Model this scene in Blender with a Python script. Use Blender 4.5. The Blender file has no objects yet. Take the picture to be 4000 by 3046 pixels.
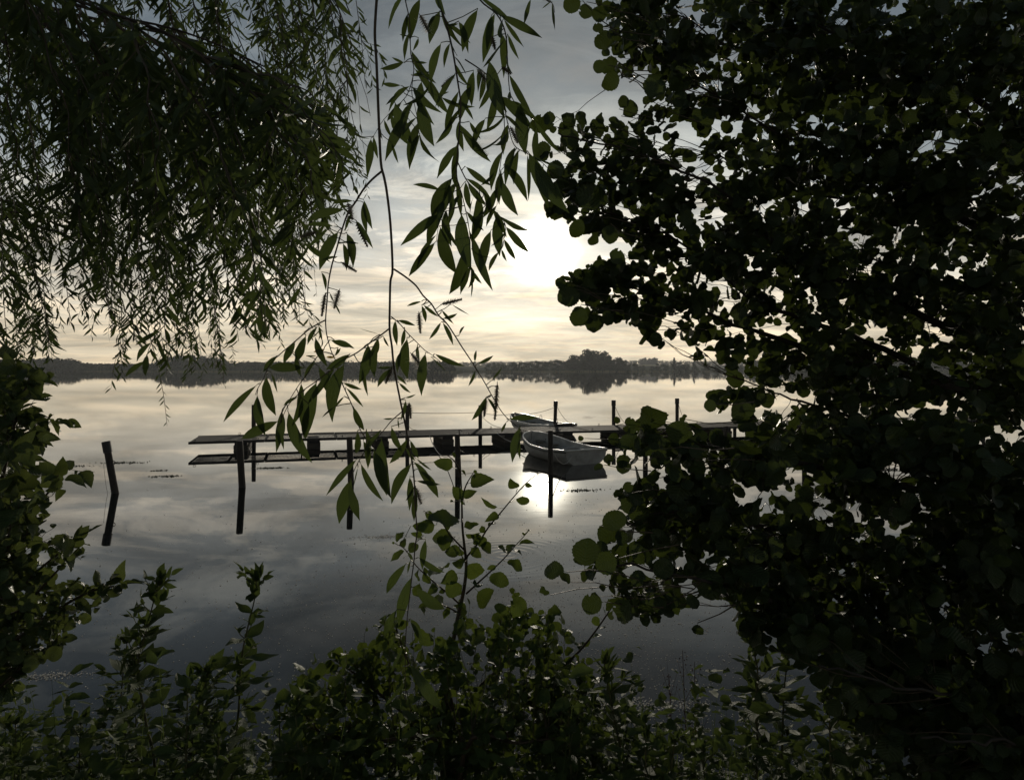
import bpy, math, random
import numpy as np
from mathutils import Vector, Matrix

random.seed(7)
rng = np.random.default_rng(7)
S = bpy.context.scene
COL = S.collection
R = math.radians

# ------------------------------------------------------------------ camera
F, CX, YH, EYE = 2667.0, 2000.0, 1440.0, 3.0
cam = bpy.data.cameras.new('camera')
cam.lens, cam.sensor_width, cam.sensor_fit = 24.0, 36.0, 'HORIZONTAL'
cam.shift_y = -(1523.0 - YH) / 4000.0
cam.clip_start, cam.clip_end = 0.05, 9000
co = bpy.data.objects.new('camera', cam); COL.objects.link(co)
co.location = (0, 0, EYE); co.rotation_euler = (R(90), 0, 0)
S.camera = co

# ------------------------------------------------------------------ light
SUN_AZ, SUN_EL = R(2.7), R(9.8)
sund = Vector((math.sin(SUN_AZ) * math.cos(SUN_EL), math.cos(SUN_AZ) * math.cos(SUN_EL), math.sin(SUN_EL)))
sl = bpy.data.lights.new('sun', 'SUN')
sl.energy, sl.angle, sl.color = 1.6, R(0.7), (1.0, 0.90, 0.74)
so = bpy.data.objects.new('sun', sl); COL.objects.link(so)
so.rotation_euler = sund.to_track_quat('Z', 'Y').to_euler(); so.location = (3, 60, 40)

S.view_settings.view_transform = 'Standard'; S.view_settings.look = 'None'
S.view_settings.exposure = 0.0; S.view_settings.gamma = 1.0; S.view_settings.use_curve_mapping = False


class NT:
    """tiny node helper"""
    def __init__(s, nt): s.t = nt; s.n = nt.nodes; s.l = nt.links
    def add(s, kind, **kw):
        nd = s.n.new(kind)
        for k, v in kw.items(): setattr(nd, k, v)
        return nd
    def put(s, sock, v):
        if isinstance(v, bpy.types.NodeSocket): s.l.new(v, sock)
        elif v is not None: sock.default_value = v
    def math(s, op, a, b=None, c=None, clamp=False):
        nd = s.add('ShaderNodeMath', operation=op, use_clamp=clamp)
        for i, v in enumerate((a, b, c)):
            if v is not None: s.put(nd.inputs[i], v)
        return nd.outputs[0]
    def vmath(s, op, a, b=None, out=0):
        nd = s.add('ShaderNodeVectorMath', operation=op)
        s.put(nd.inputs[0], a)
        if b is not None: s.put(nd.inputs[1], b)
        return nd.outputs[out]
    def noise(s, vec, scale, detail=4, rough=0.5, out=0, distortion=0.0):
        nd = s.add('ShaderNodeTexNoise')
        if vec is not None: s.put(nd.inputs['Vector'], vec)
        s.put(nd.inputs['Scale'], scale); s.put(nd.inputs['Detail'], detail); s.put(nd.inputs['Roughness'], rough)
        s.put(nd.inputs['Distortion'], distortion)
        return nd.outputs[out]
    def ramp(s, fac, stops, interp='LINEAR'):
        nd = s.add('ShaderNodeValToRGB'); s.put(nd.inputs[0], fac); cr = nd.color_ramp; cr.interpolation = interp
        while len(cr.elements) < len(stops): cr.elements.new(0.5)
        for e, (p, c) in zip(cr.elements, stops):
            e.position = p; e.color = (c, c, c, 1) if isinstance(c, (int, float)) else (*c, 1)
        return nd.outputs[0]
    def mix(s, fac, a, b, mode='MIX'):
        nd = s.add('ShaderNodeMix', data_type='RGBA', blend_type=mode)
        s.put(nd.inputs[0], fac)
        for sock, v in ((nd.inputs[6], a), (nd.inputs[7], b)):
            s.put(sock, (*v, 1) if isinstance(v, tuple) and len(v) == 3 else v)
        return nd.outputs[2]
    def maprange(s, v, a, b, c=0.0, d=1.0, kind='SMOOTHSTEP'):
        nd = s.add('ShaderNodeMapRange', interpolation_type=kind)
        for i, x in enumerate((v, a, b, c, d)): s.put(nd.inputs[i], x)
        return nd.outputs[0]


def make_world():
    w = bpy.data.worlds.new('World'); S.world = w; w.use_nodes = True
    k = NT(w.node_tree); k.n.clear()
    tc = k.add('ShaderNodeTexCoord'); d = k.vmath('NORMALIZE', tc.outputs['Generated'])
    sp = k.add('ShaderNodeSeparateXYZ'); k.put(sp.inputs[0], d); z = sp.outputs[2]
    za = k.math('ABSOLUTE', z)
    sky = k.add('ShaderNodeTexSky', sky_type='NISHITA', sun_disc=False, sun_elevation=SUN_EL, sun_rotation=SUN_AZ,
                altitude=50, air_density=1.0, dust_density=2.0, ozone_density=1.5)
    clear = k.vmath('SCALE', sky.outputs[0]); clear.node.inputs[3].default_value = 0.05
    # cloud sheet seen in perspective: direction projected on a flat layer
    inv = k.math('DIVIDE', 1.0, k.math('ADD', za, 0.10))
    pl = k.vmath('MULTIPLY', d, (1, 1, 0)); pl = k.vmath('SCALE', pl); k.put(pl.node.inputs[3], inv)
    st = k.vmath('MULTIPLY', pl, (0.8, 1.0, 1.0))
    n1 = k.noise(st, 0.95, 8, 0.60, distortion=0.6)
    n2 = k.noise(k.vmath('ADD', st, (13.1, 4.2, 0)), 2.6, 7, 0.62, distortion=0.4)
    n3 = k.noise(k.vmath('ADD', k.vmath('MULTIPLY', pl, (0.75, 1.2, 1)), (3.1, 24.2, 0)), 2.1, 8, 0.64, distortion=0.7)
    # thick stratus: brighter to the horizon, where one looks along the lit underside
    body = k.ramp(za, [(0.0, (0.82, 0.67, 0.445)), (0.035, (0.81, 0.69, 0.49)), (0.10, (0.70, 0.645, 0.53)),
                       (0.18, (0.49, 0.495, 0.465)), (0.27, (0.275, 0.315, 0.335)), (0.38, (0.13, 0.163, 0.193)),
                       (0.6, (0.082, 0.104, 0.128)), (1.0, (0.07, 0.087, 0.108))])
    cd = k.vmath('DOT_PRODUCT', d, tuple(sund), out=1)
    side = k.maprange(cd, -0.6, 1.0, 0.34, 1.0, 'SMOOTHERSTEP')
    body = k.mix(1.0, body, k.mix(side, (0.30, 0.36, 0.44), (1.0, 1.0, 1.0)), 'MULTIPLY')
    dens = k.ramp(n1, [(0.36, 1.28), (0.5, 1.0), (0.62, 0.66)])
    body = k.mix(1.0, body, dens, 'MULTIPLY')
    wisp = k.math('MULTIPLY', k.ramp(n3, [(0.485, 0.0), (0.55, 0.55), (0.64, 1.0)]), k.math('MULTIPLY', k.maprange(za, 0.05, 0.20, 0.3, 1.0), k.maprange(za, 0.27, 0.40, 1.0, 0.45)))
    body = k.mix(k.math('MULTIPLY', wisp, 0.95), body, k.mix(1.0, body, (2.15, 1.92, 1.68), 'MULTIPLY'))
    gap = k.math('MULTIPLY', k.ramp(n2, [(0.50, 0.0), (0.68, 1.0)]), k.maprange(za, 0.03, 0.18, 0.1, 0.55))
    col = k.mix(gap, body, k.mix(0.35, body, clear))
    # veiled sun: forward scatter in the thin cloud before it
    ang = k.math('ARCCOSINE', k.math('MINIMUM', cd, 0.999999))
    a = k.math('MULTIPLY', ang, 180 / math.pi)
    def lobe(amp, sig, p=2.0):
        return k.math('MULTIPLY', k.math('EXPONENT', k.math('MULTIPLY', k.math('POWER', k.math('DIVIDE', a, sig), p), -1.0)), amp)
    veil = k.ramp(n2, [(0.35, 1.1), (0.65, 0.5)])
    g1 = k.math('ADD', lobe(6.5, 1.95, 2.6), lobe(0.42, 4.2, 1.3))
    g = k.math('ADD', k.math('MULTIPLY', g1, veil), k.math('MULTIPLY', lobe(0.42, 12.0, 1.3), veil))
    gc = k.vmath('SCALE', k.mix(k.math('DIVIDE', a, 25.0, clamp=True), (1.0, 0.93, 0.75), (1.0, 0.87, 0.62)))
    k.put(gc.node.inputs[3], g)
    tot = k.vmath('ADD', col, gc)
    bg = k.add('ShaderNodeBackground'); k.put(bg.inputs[0], tot); bg.inputs[1].default_value = 1.0
    o = k.add('ShaderNodeOutputWorld'); k.l.new(bg.outputs[0], o.inputs[0])
make_world()

# ------------------------------------------------------------------ materials
MATS = {}
def mat(name):
    m = bpy.data.materials.new(name); m.use_nodes = True; MATS[name] = m
    k = NT(m.node_tree); k.n.clear()
    out = k.add('ShaderNodeOutputMaterial')
    return m, k, out

def surf(name, c1, c2, scale=8, rough=0.7, bump=0.0, bscale=None, stretch=(1, 1, 1), spec=0.3, detail=6):
    m, k, out = mat(name)
    tc = k.add('ShaderNodeTexCoord'); v = k.vmath('MULTIPLY', tc.outputs['Object'], stretch)
    n = k.noise(v, scale, detail, 0.6)
    p = k.add('ShaderNodeBsdfPrincipled')
    k.put(p.inputs['Base Color'], k.mix(k.ramp(n, [(0.32, 0.0), (0.68, 1.0)]), c1, c2))
    k.put(p.inputs['Roughness'], k.maprange(n, 0.3, 0.7, rough - 0.08, min(1, rough + 0.08)))
    p.inputs['Specular IOR Level'].default_value = spec
    if bump:
        b = k.add('ShaderNodeBump'); b.inputs['Strength'].default_value = 1.0; b.inputs['Distance'].default_value = bump
        k.put(b.inputs['Height'], k.noise(v, bscale or scale * 3, 6, 0.65)); k.l.new(b.outputs[0], p.inputs['Normal'])
    k.l.new(p.outputs[0], out.inputs[0]); return m

def leafmat(name, dark, light, trans, tfac=0.42, rough=0.42, veins=8.0, spec=0.35):
    m, k, out = mat(name)
    uv = k.add('ShaderNodeUVMap'); sp = k.add('ShaderNodeSeparateXYZ'); k.put(sp.inputs[0], uv.outputs[0])
    au = k.math('ABSOLUTE', k.math('SUBTRACT', sp.outputs[0], 0.5))
    ge = k.add('ShaderNodeNewGeometry'); oi = k.add('ShaderNodeObjectInfo')
    rnd = k.math('FRACT', k.math('ADD', ge.outputs['Random Per Island'], oi.outputs['Random']))
    tc = k.add('ShaderNodeTexCoord'); n = k.noise(tc.outputs['Object'], 30, 4)
    f = k.math('ADD', k.math('MULTIPLY', rnd, 0.7), k.math('MULTIPLY', n, 0.3))
    side = k.math('SINE', k.math('MULTIPLY', k.math('SUBTRACT', sp.outputs[1], k.math('MULTIPLY', au, 0.55)), veins * 2 * math.pi))
    sv = k.ramp(side, [(0.80, 0.0), (0.99, 1.0)]); mid = k.ramp(au, [(0.012, 1.0), (0.035, 0.0)])
    vn = k.math('MAXIMUM', k.math('MULTIPLY', sv, 0.5), mid)
    base = k.mix(f, dark, light); base = k.mix(k.math('MULTIPLY', vn, 0.5), base, tuple(min(1, c * 2.0 + 0.02) for c in light))
    tr = k.mix(f, tuple(c * 0.7 for c in trans), trans)
    tr = k.mix(k.math('MULTIPLY', vn, 0.55), tr, tuple(c * 0.35 for c in trans))
    p = k.add('ShaderNodeBsdfPrincipled'); k.put(p.inputs['Base Color'], base)
    k.put(p.inputs['Roughness'], rough); p.inputs['Specular IOR Level'].default_value = spec
    b = k.add('ShaderNodeBump'); b.inputs['Strength'].default_value = 0.6; b.inputs['Distance'].default_value = 0.002
    k.put(b.inputs['Height'], k.math('ADD', k.math('MULTIPLY', side, 0.5), n)); k.l.new(b.outputs[0], p.inputs['Normal'])
    t = k.add('ShaderNodeBsdfTranslucent'); k.put(t.inputs[0], tr)
    mx = k.add('ShaderNodeMixShader'); mx.inputs[0].default_value = tfac
    k.l.new(p.outputs[0], mx.inputs[1]); k.l.new(t.outputs[0], mx.inputs[2]); k.l.new(mx.outputs[0], out.inputs[0])
    return m

def water_mat():
    m, k, out = mat('lake_water')
    tc = k.add('ShaderNodeTexCoord'); P = tc.outputs['Object']
    p = k.add('ShaderNodeBsdfPrincipled')
    p.inputs['Base Color'].default_value = (0.007, 0.009, 0.0085, 1); p.inputs['Roughness'].default_value = 0.018
    p.inputs['IOR'].default_value = 1.333
    swell = k.noise(k.vmath('MULTIPLY', P, (0.35, 1.0, 1)), 0.9, 3, 0.5)
    fine = k.noise(k.vmath('MULTIPLY', P, (0.5, 1.0, 1)), 5.0, 2, 0.5)
    patch = k.ramp(k.noise(k.vmath('MULTIPLY', P, (0.25, 1.0, 1)), 0.06, 3, 0.55), [(0.42, 0.15), (0.68, 1.0)])
    h = k.math('ADD', k.math('MULTIPLY', swell, 0.0011), k.math('MULTIPLY', k.math('MULTIPLY', fine, patch), 0.00042))
    # rings spreading from where a fish rose
    for (x, y, a) in ((-0.10, 11.0, 0.0006), (4.7, 42.0, 0.003)):
        dd = k.vmath('DISTANCE', P, (x, y, 0), out=1)
        w = k.math('MULTIPLY', k.math('SINE', k.math('MULTIPLY', dd, 38.0 if y < 20 else 14.0)), k.math('EXPONENT', k.math('MULTIPLY', dd, -2.2 if y < 20 else -0.7)))
        h = k.math('ADD', h, k.math('MULTIPLY', w, a))
    b = k.add('ShaderNodeBump'); b.inputs['Strength'].default_value = 1.0; b.inputs['Distance'].default_value = 1.0
    k.put(b.inputs['Height'], h); k.l.new(b.outputs[0], p.inputs['Normal']); k.l.new(p.outputs[0], out.inputs[0])
    return m

M_WATER = water_mat()
M_BANK = surf('bank_soil', (0.03, 0.026, 0.018), (0.06, 0.052, 0.03), 3, 0.9, 0.02, 14)
M_FAR = surf('far_meadow', (0.03, 0.04, 0.02), (0.05, 0.06, 0.03), 0.01, 0.92, spec=0.0)
M_FIELD = surf('far_field', (0.16, 0.15, 0.08), (0.20, 0.19, 0.10), 0.02, 0.92, spec=0.0)
M_FARLEAF = surf('far_foliage', (0.030, 0.042, 0.020), (0.055, 0.072, 0.032), 0.15, 0.9, spec=0.05)
M_CONIFER = surf('conifer_needles', (0.022, 0.034, 0.020), (0.036, 0.05, 0.026), 0.3, 0.9, spec=0.05)
M_BARK = surf('bark', (0.018, 0.015, 0.011), (0.045, 0.037, 0.028), 14, 0.92, 0.004, 40, (1, 1, 0.3))
M_TWIG = surf('twig_bark', (0.035, 0.026, 0.016), (0.07, 0.052, 0.03), 30, 0.6, 0.0008, 120)
M_STEM = surf('green_stem', (0.05, 0.06, 0.02), (0.09, 0.08, 0.035), 20, 0.5)
M_REDSTEM = surf('dry_red_stem', (0.09, 0.03, 0.018), (0.14, 0.055, 0.03), 20, 0.7)
M_WILLOW = leafmat('willow_leaf', (0.034, 0.056, 0.020), (0.060, 0.092, 0.033), (0.075, 0.105, 0.022), 0.44, 0.45, 14)
M_ALDER = leafmat('alder_leaf', (0.018, 0.032, 0.010), (0.036, 0.058, 0.016), (0.055, 0.076, 0.013), 0.42, 0.42, 8)
M_YOUNG = leafmat('young_alder_leaf', (0.035, 0.065, 0.016), (0.06, 0.105, 0.025), (0.09, 0.12, 0.018), 0.46, 0.42, 8, 0.25)
M_SHRUB = leafmat('shrub_leaf', (0.03, 0.055, 0.018), (0.055, 0.09, 0.028), (0.10, 0.125, 0.028), 0.44, 0.38, 7)
M_HERB = leafmat('herb_leaf', (0.04, 0.07, 0.02), (0.07, 0.11, 0.03), (0.085, 0.115, 0.026), 0.45, 0.58, 10, 0.2)
M_YELLOW = leafmat('yellowed_leaf', (0.25, 0.17, 0.03), (0.35, 0.24, 0.05), (0.5, 0.33, 0.04), 0.45, 0.5, 14)
M_GRASS = leafmat('grass_blade', (0.05, 0.07, 0.025), (0.09, 0.11, 0.04), (0.09, 0.105, 0.035), 0.45, 0.5, 1)
M_CATKIN = surf('catkin_scales', (0.08, 0.065, 0.04), (0.17, 0.145, 0.10), 60, 0.8)
M_FLUFF = surf('seed_fluff', (0.72, 0.69, 0.62), (0.86, 0.83, 0.77), 40, 0.9)
def thin(m, c, f):
    k = NT(m.node_tree); out = next(n for n in k.n if n.type == 'OUTPUT_MATERIAL'); src = out.inputs[0].links[0].from_socket
    t = k.add('ShaderNodeBsdfTranslucent'); t.inputs[0].default_value = (*c, 1); mx = k.add('ShaderNodeMixShader'); mx.inputs[0].default_value = f
    k.l.new(src, mx.inputs[1]); k.l.new(t.outputs[0], mx.inputs[2]); k.l.new(mx.outputs[0], out.inputs[0])
thin(M_FLUFF, (0.92, 0.88, 0.80), 0.55)
M_POST = surf('wet_post_wood', (0.022, 0.018, 0.013), (0.055, 0.045, 0.034), 10, 0.75, 0.004, 30, (3, 3, 0.5))
M_CAP = surf('post_cap_plastic', (0.02, 0.02, 0.02), (0.04, 0.038, 0.035), 6, 0.45)
M_STEEL = surf('galvanised_steel', (0.028, 0.026, 0.023), (0.06, 0.057, 0.051), 9, 0.75, 0.0, None, (1, 1, 1), 0.12)
M_BOARD = surf('float_board', (0.035, 0.030, 0.024), (0.09, 0.078, 0.06), 5, 0.85, 0.003, 20, (0.4, 0.4, 3))
M_PLANK = surf('deck_plank', (0.05, 0.041, 0.032), (0.095, 0.078, 0.061), 6, 0.88, 0.003, 25, (1, 0.3, 1), 0.08)
M_GRP = surf('boat_fibreglass', (0.22, 0.21, 0.185), (0.42, 0.405, 0.365), 3, 0.42, 0.0, None, (1, 1, 1), 0.5)
M_RAIL = surf('boat_rail', (0.55, 0.53, 0.47), (0.68, 0.65, 0.58), 6, 0.3, 0.0, None, (1, 1, 1), 0.5)
M_THWART = surf('boat_bench', (0.22, 0.20, 0.17), (0.34, 0.31, 0.27), 5, 0.7)
M_DARK = surf('dark_rubber', (0.012, 0.012, 0.012), (0.03, 0.03, 0.028), 8, 0.5)
M_ROPE = surf('mooring_line', (0.28, 0.27, 0.24), (0.42, 0.40, 0.35), 60, 0.8)
M_ROPED = surf('old_line', (0.10, 0.095, 0.08), (0.17, 0.16, 0.13), 60, 0.8)
M_WEED = surf('water_weed', (0.05, 0.055, 0.025), (0.10, 0.10, 0.05), 30, 0.6)

# ------------------------------------------------------------------ helpers
def at(qx, qy, d):
    """photo point (4000 px wide) at d metres in front of the camera -> world point"""
    return Vector(((qx - CX) / F * d, d, EYE - (qy - YH) / F * d))
def proj(v):
    return CX + v[0] / v[1] * F, YH - (v[2] - EYE) / v[1] * F
def onwater(qx, qy):
    return at(qx, qy, EYE * F / (qy - YH))

def tag(o, label=None, cat=None, group=None, kind=None):
    for n, v in (('label', label), ('category', cat), ('group', group), ('kind', kind)):
        if v: o[n] = v
    return o
def thing(name, label, cat, loc=(0, 0, 0), rz=0.0, group=None):
    o = bpy.data.objects.new(name, None); COL.objects.link(o); o.empty_display_size = 0.1
    o.location = loc; o.rotation_euler = (0, 0, rz)
    return tag(o, label, cat, group)
def obj(name, me, parent=None, world=True, kind=None):
    """mesh object; world=True: mesh is in world coordinates although its thing stands elsewhere"""
    o = bpy.data.objects.new(name, me); COL.objects.link(o)
    if parent is not None:
        o.parent = parent
        if world:
            p = parent
            while p.parent is not None: p = p.parent
            if parent is p:
                o.matrix_parent_inverse = (Matrix.Translation(p.location) @ p.rotation_euler.to_matrix().to_4x4()).inverted()
    if kind: o['kind'] = kind
    return o

class MB:
    def __init__(s): s.v = []; s.f = []
    def add(s, vs, fs):
        b = len(s.v); s.v.extend([tuple(v) for v in vs]); s.f.extend([tuple(i + b for i in f) for f in fs]); return s
    def box(s, c, h, m=None):
        vs = [Vector((c[0] + x * h[0], c[1] + y * h[1], c[2] + z * h[2])) for z in (-1, 1) for y in (-1, 1) for x in (-1, 1)]
        if m is not None: vs = [m @ v for v in vs]
        return s.add(vs, [(0, 2, 3, 1), (4, 5, 7, 6), (0, 1, 5, 4), (2, 6, 7, 3), (0, 4, 6, 2), (1, 3, 7, 5)])
    def tube(s, pts, rad, n=6, cap=True):
        pts = [Vector(p) for p in pts]
        if isinstance(rad, (int, float)): rad = [rad] * len(pts)
        rings = []; up = None
        for i, p in enumerate(pts):
            t = (pts[min(i + 1, len(pts) - 1)] - pts[max(i - 1, 0)])
            if t.length < 1e-9: t = Vector((0, 0, 1))
            t.normalize()
            if up is None:
                up = t.orthogonal().normalized()
            else:
                up = (up - t * up.dot(t))
                up = up.normalized() if up.length > 1e-6 else t.orthogonal().normalized()
            q = t.cross(up)
            rings.append([p + (up * math.cos(2 * math.pi * j / n) + q * math.sin(2 * math.pi * j / n)) * rad[i] for j in range(n)])
        b = len(s.v)
        for r in rings: s.v.extend([tuple(v) for v in r])
        for i in range(len(rings) - 1):
            for j in range(n):
                s.f.append((b + i * n + j, b + i * n + (j + 1) % n, b + (i + 1) * n + (j + 1) % n, b + (i + 1) * n + j))
        if cap:
            s.f.append(tuple(b + j for j in reversed(range(n)))); e = b + (len(rings) - 1) * n
            s.f.append(tuple(e + j for j in range(n)))
        return s
    def mesh(s, name, m, smooth=False):
        me = bpy.data.meshes.new(name); me.from_pydata(s.v, [], s.f); me.materials.append(m)
        if smooth: me.polygons.foreach_set('use_smooth', [True] * len(me.polygons))
        me.update(); return me

def curve(pts, n=4):
    """Catmull-Rom through the points"""
    pts = [Vector(p) for p in pts]
    if len(pts) < 3: return pts
    out = []
    for i in range(len(pts) - 1):
        p0, p1, p2, p3 = pts[max(i - 1, 0)], pts[i], pts[i + 1], pts[min(i + 2, len(pts) - 1)]
        for j in range(n):
            t = j / n
            out.append(0.5 * ((2 * p1) + (p2 - p0) * t + (2 * p0 - 5 * p1 + 4 * p2 - p3) * t * t + (3 * p1 - p0 - 3 * p2 + p3) * t ** 3))
    out.append(pts[-1]); return out

# ---- leaves ---------------------------------------------------------------
PROF = {
    'alder': ([0, .05, .16, .32, .5, .68, .83, .94, 1.0], [.02, .17, .31, .41, .45, .45, .37, .22, .05], .12),
    'ovate': ([0, .05, .15, .30, .48, .66, .82, .93, 1.0], [.02, .16, .28, .335, .32, .25, .15, .06, .006], .10),
    'willow': ([0, .06, .18, .34, .5, .66, .8, .92, 1.0], [.008, .035, .075, .100, .108, .094, .064, .026, .003], .05),
    'herb': ([0, .05, .16, .32, .5, .66, .8, .92, 1.0], [.03, .12, .185, .205, .185, .145, .095, .04, .004], .02),
    'blade': ([0, .3, .6, .85, 1.0], [.010, .012, .009, .005, .001], .01),
}
def template(kind, rows, r, fold=0.25, droop=0.12, sickle=0.0, wave=0.03, serr=0.0, bite=False, twist=0.0):
    ts, ws, pet = PROF[kind]
    V, UV = [], []
    tt = [-1.0, -0.5] + [i / (rows - 1) for i in range(rows)]
    for i, t in enumerate(tt):
        if t < 0:
            w = 0.007; y = (t + 1.0) * pet; tb = 0.0
        else:
            w = float(np.interp(t, ts, ws)); y = pet + t * (1 - pet); tb = t
            if serr and 0 < t < 0.97: w *= 1 + (serr if i % 2 else -serr)
        cx = sickle * tb * (1 - tb) * 2 + 0.0; cz = -droop * tb * tb
        ph = tb * 9.0 + r * 6
        wl = wr = w
        if bite and 0.5 < tb < 0.68: wr = w * 0.72
        ca, sa = math.cos(twist * tb), math.sin(twist * tb)
        for sx, ww in ((-1, wl), (0, 0), (1, wr)):
            x = sx * ww; z = fold * ww + (wave * math.sin(ph + sx * 1.3) * (ww / 0.4 if sx else 0))
            V.append((cx + x * ca - z * sa, y, cz + x * sa + z * ca)); UV.append((0.5 + 0.5 * sx * (ww / max(w, 1e-6)), tb))
    Fc = []
    for i in range(len(tt) - 1):
        a = i * 3
        Fc += [(a, a + 1, a + 4, a + 3), (a + 1, a + 2, a + 5, a + 4)]
    return np.array(V), np.array(Fc), np.array(UV)

TEMPL, TEMPL_HI, LEAFME = {}, {}, {}
for kd, n, rows, hi in (('alder', 9, 9, 17), ('ovate', 5, 8, 14), ('willow', 7, 7, 11), ('herb', 5, 7, 9), ('blade', 3, 5, 5)):
    TEMPL[kd], TEMPL_HI[kd] = [], []
    for i in range(n):
        r = random.random()
        kw = dict(fold=random.uniform(0.05, 0.7), droop=random.uniform(-0.10, 0.42), sickle=random.uniform(-0.07, 0.07) if kd in ('alder', 'ovate') else random.uniform(-0.16, 0.16),
                  wave=random.uniform(0.03, 0.12), bite=(kd == 'alder' and i in (1, 4)), twist=random.uniform(-0.5, 0.5))
        TEMPL[kd].append(template(kd, rows, r, serr=0.05 if kd in ('alder', 'ovate') else 0, **kw))
        TEMPL_HI[kd].append(template(kd, hi, r, serr={'alder': 0.04, 'ovate': 0.035}.get(kd, 0.0), **kw))

def set_mesh(name, V, Fq, UV, m):
    me = bpy.data.meshes.new(name)
    me.vertices.add(len(V)); me.vertices.foreach_set('co', np.ascontiguousarray(V, dtype=np.float32).ravel())
    nl = len(Fq) * 4
    me.loops.add(nl); me.loops.foreach_set('vertex_index', np.ascontiguousarray(Fq, dtype=np.int32).ravel())
    me.polygons.add(len(Fq)); me.polygons.foreach_set('loop_start', np.arange(0, nl, 4, dtype=np.int32))
    me.polygons.foreach_set('use_smooth', np.ones(len(Fq), dtype=bool))
    uvl = me.uv_layers.new(name='UVMap')
    uvl.data.foreach_set('uv', np.ascontiguousarray(UV[Fq.ravel()], dtype=np.float32).ravel())
    me.materials.append(m); me.update(calc_edges=True); me.validate(); return me

class Leaf:
    __slots__ = ('b', 'd', 'n', 'l', 'w', 'k', 'v')
    def __init__(s, b, d, n, l, w=1.0, k='alder', v=None):
        s.b = Vector(b); s.d = Vector(d).normalized(); n = Vector(n); n = n - s.d * n.dot(s.d)
        s.n = n.normalized() if n.length > 1e-5 else s.d.orthogonal().normalized()
        s.l = l; s.w = w; s.k = k; s.v = random.randrange(len(TEMPL[k])) if v is None else v
    def mat(s):
        x = s.d.cross(s.n)
        return Matrix(((x.x * s.l * s.w, s.d.x * s.l, s.n.x * s.l * s.w, s.b.x), (x.y * s.l * s.w, s.d.y * s.l, s.n.y * s.l * s.w, s.b.y),
                       (x.z * s.l * s.w, s.d.z * s.l, s.n.z * s.l * s.w, s.b.z), (0, 0, 0, 1)))
    def size(s):
        """rough area on the picture, 0 when out of frame"""
        c = s.b + s.d * s.l * 0.5
        if c.y < 0.3: return 0
        x, y = proj(c)
        if not (-20 < x < 4020 and -20 < y < 3066): return 0
        view = (c - Vector((0, 0, EYE))).normalized()
        return (s.l / c.y) ** 2 * s.w * (0.25 + abs(view.dot(s.n)))

def leaf_mass(name, leaves, m):
    by = {}
    for lf in leaves: by.setdefault((lf.k, lf.v), []).append(lf)
    Vs, Fs, Us, off = [], [], [], 0
    for (k, v), ls in by.items():
        T, Fc, UV = TEMPL[k][v]
        Ms = np.array([[r[:] for r in lf.mat()] for lf in ls])
        P = np.einsum('nij,vj->nvi', Ms[:, :3, :3], T) + Ms[:, None, :3, 3]
        nv = len(T)
        Fs.append((Fc[None] + (np.arange(len(ls)) * nv)[:, None, None] + off).reshape(-1, 4))
        Vs.append(P.reshape(-1, 3)); Us.append(np.tile(UV, (len(ls), 1))); off += nv * len(ls)
    return set_mesh(name, np.concatenate(Vs), np.concatenate(Fs), np.concatenate(Us), m)

def leaf_obj(lf, parent, m, name='leaf'):
    key = (lf.k, lf.v, m.name)
    if key not in LEAFME: LEAFME[key] = set_mesh('leaf', *TEMPL_HI[lf.k][lf.v], m)
    o = bpy.data.objects.new(name, LEAFME[key]); COL.objects.link(o)
    o.parent = parent
    p = parent
    while p.parent is not None: p = p.parent
    if parent is p: o.matrix_parent_inverse = Matrix.Translation(p.location).inverted()
    o.matrix_basis = lf.mat()
    return o

def finish_leaves(root, leaves, m, limit=300, massname='foliage'):
    """the largest in the picture as single leaves, the rest joined"""
    order = sorted(leaves, key=lambda q: -q.size())
    big = [q for q in order[:limit] if q.size() > 0]; bs = set(id(q) for q in big)
    for q in big: leaf_obj(q, root, m)
    rest = [q for q in leaves if id(q) not in bs]
    if rest: obj(massname, leaf_mass(massname, rest, m), root, kind='stuff')

def inside(poly, x, y):
    c = False; j = len(poly) - 1
    for i in range(len(poly)):
        xi, yi = poly[i]; xj, yj = poly[j]
        if (yi > y) != (yj > y) and x < (xj - xi) * (y - yi) / (yj - yi) + xi: c = not c
        j = i
    return c
P2Q = 4000.0 / 2206.0
def rv(): return Vector((random.gauss(0, 1), random.gauss(0, 1), random.gauss(0, 1))).normalized()
#STRUCTURE
# ------------------------------------------------------------------ setting
def grid_mesh(name, us, vs, fn, m):
    V = [fn(u, v) for v in vs for u in us]; nu = len(us); Fc = []
    for j in range(len(vs) - 1):
        for i in range(nu - 1):
            a = j * nu + i; Fc.append((a, a + 1, a + nu + 1, a + nu))
    me = bpy.data.meshes.new(name); me.from_pydata(V, [], Fc); me.materials.append(m)
    me.polygons.foreach_set('use_smooth', [True] * len(Fc)); me.update(); return me

w = MB(); w.add([(-2300, 2.6, 0), (2300, 2.6, 0), (2300, 1500, 0), (-2300, 1500, 0)], [(0, 1, 2, 3)])
tag(obj('lake_water', w.mesh('lake_water', M_WATER)), 'calm grey lake surface mirroring the evening sky', 'water', kind='structure')

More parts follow.
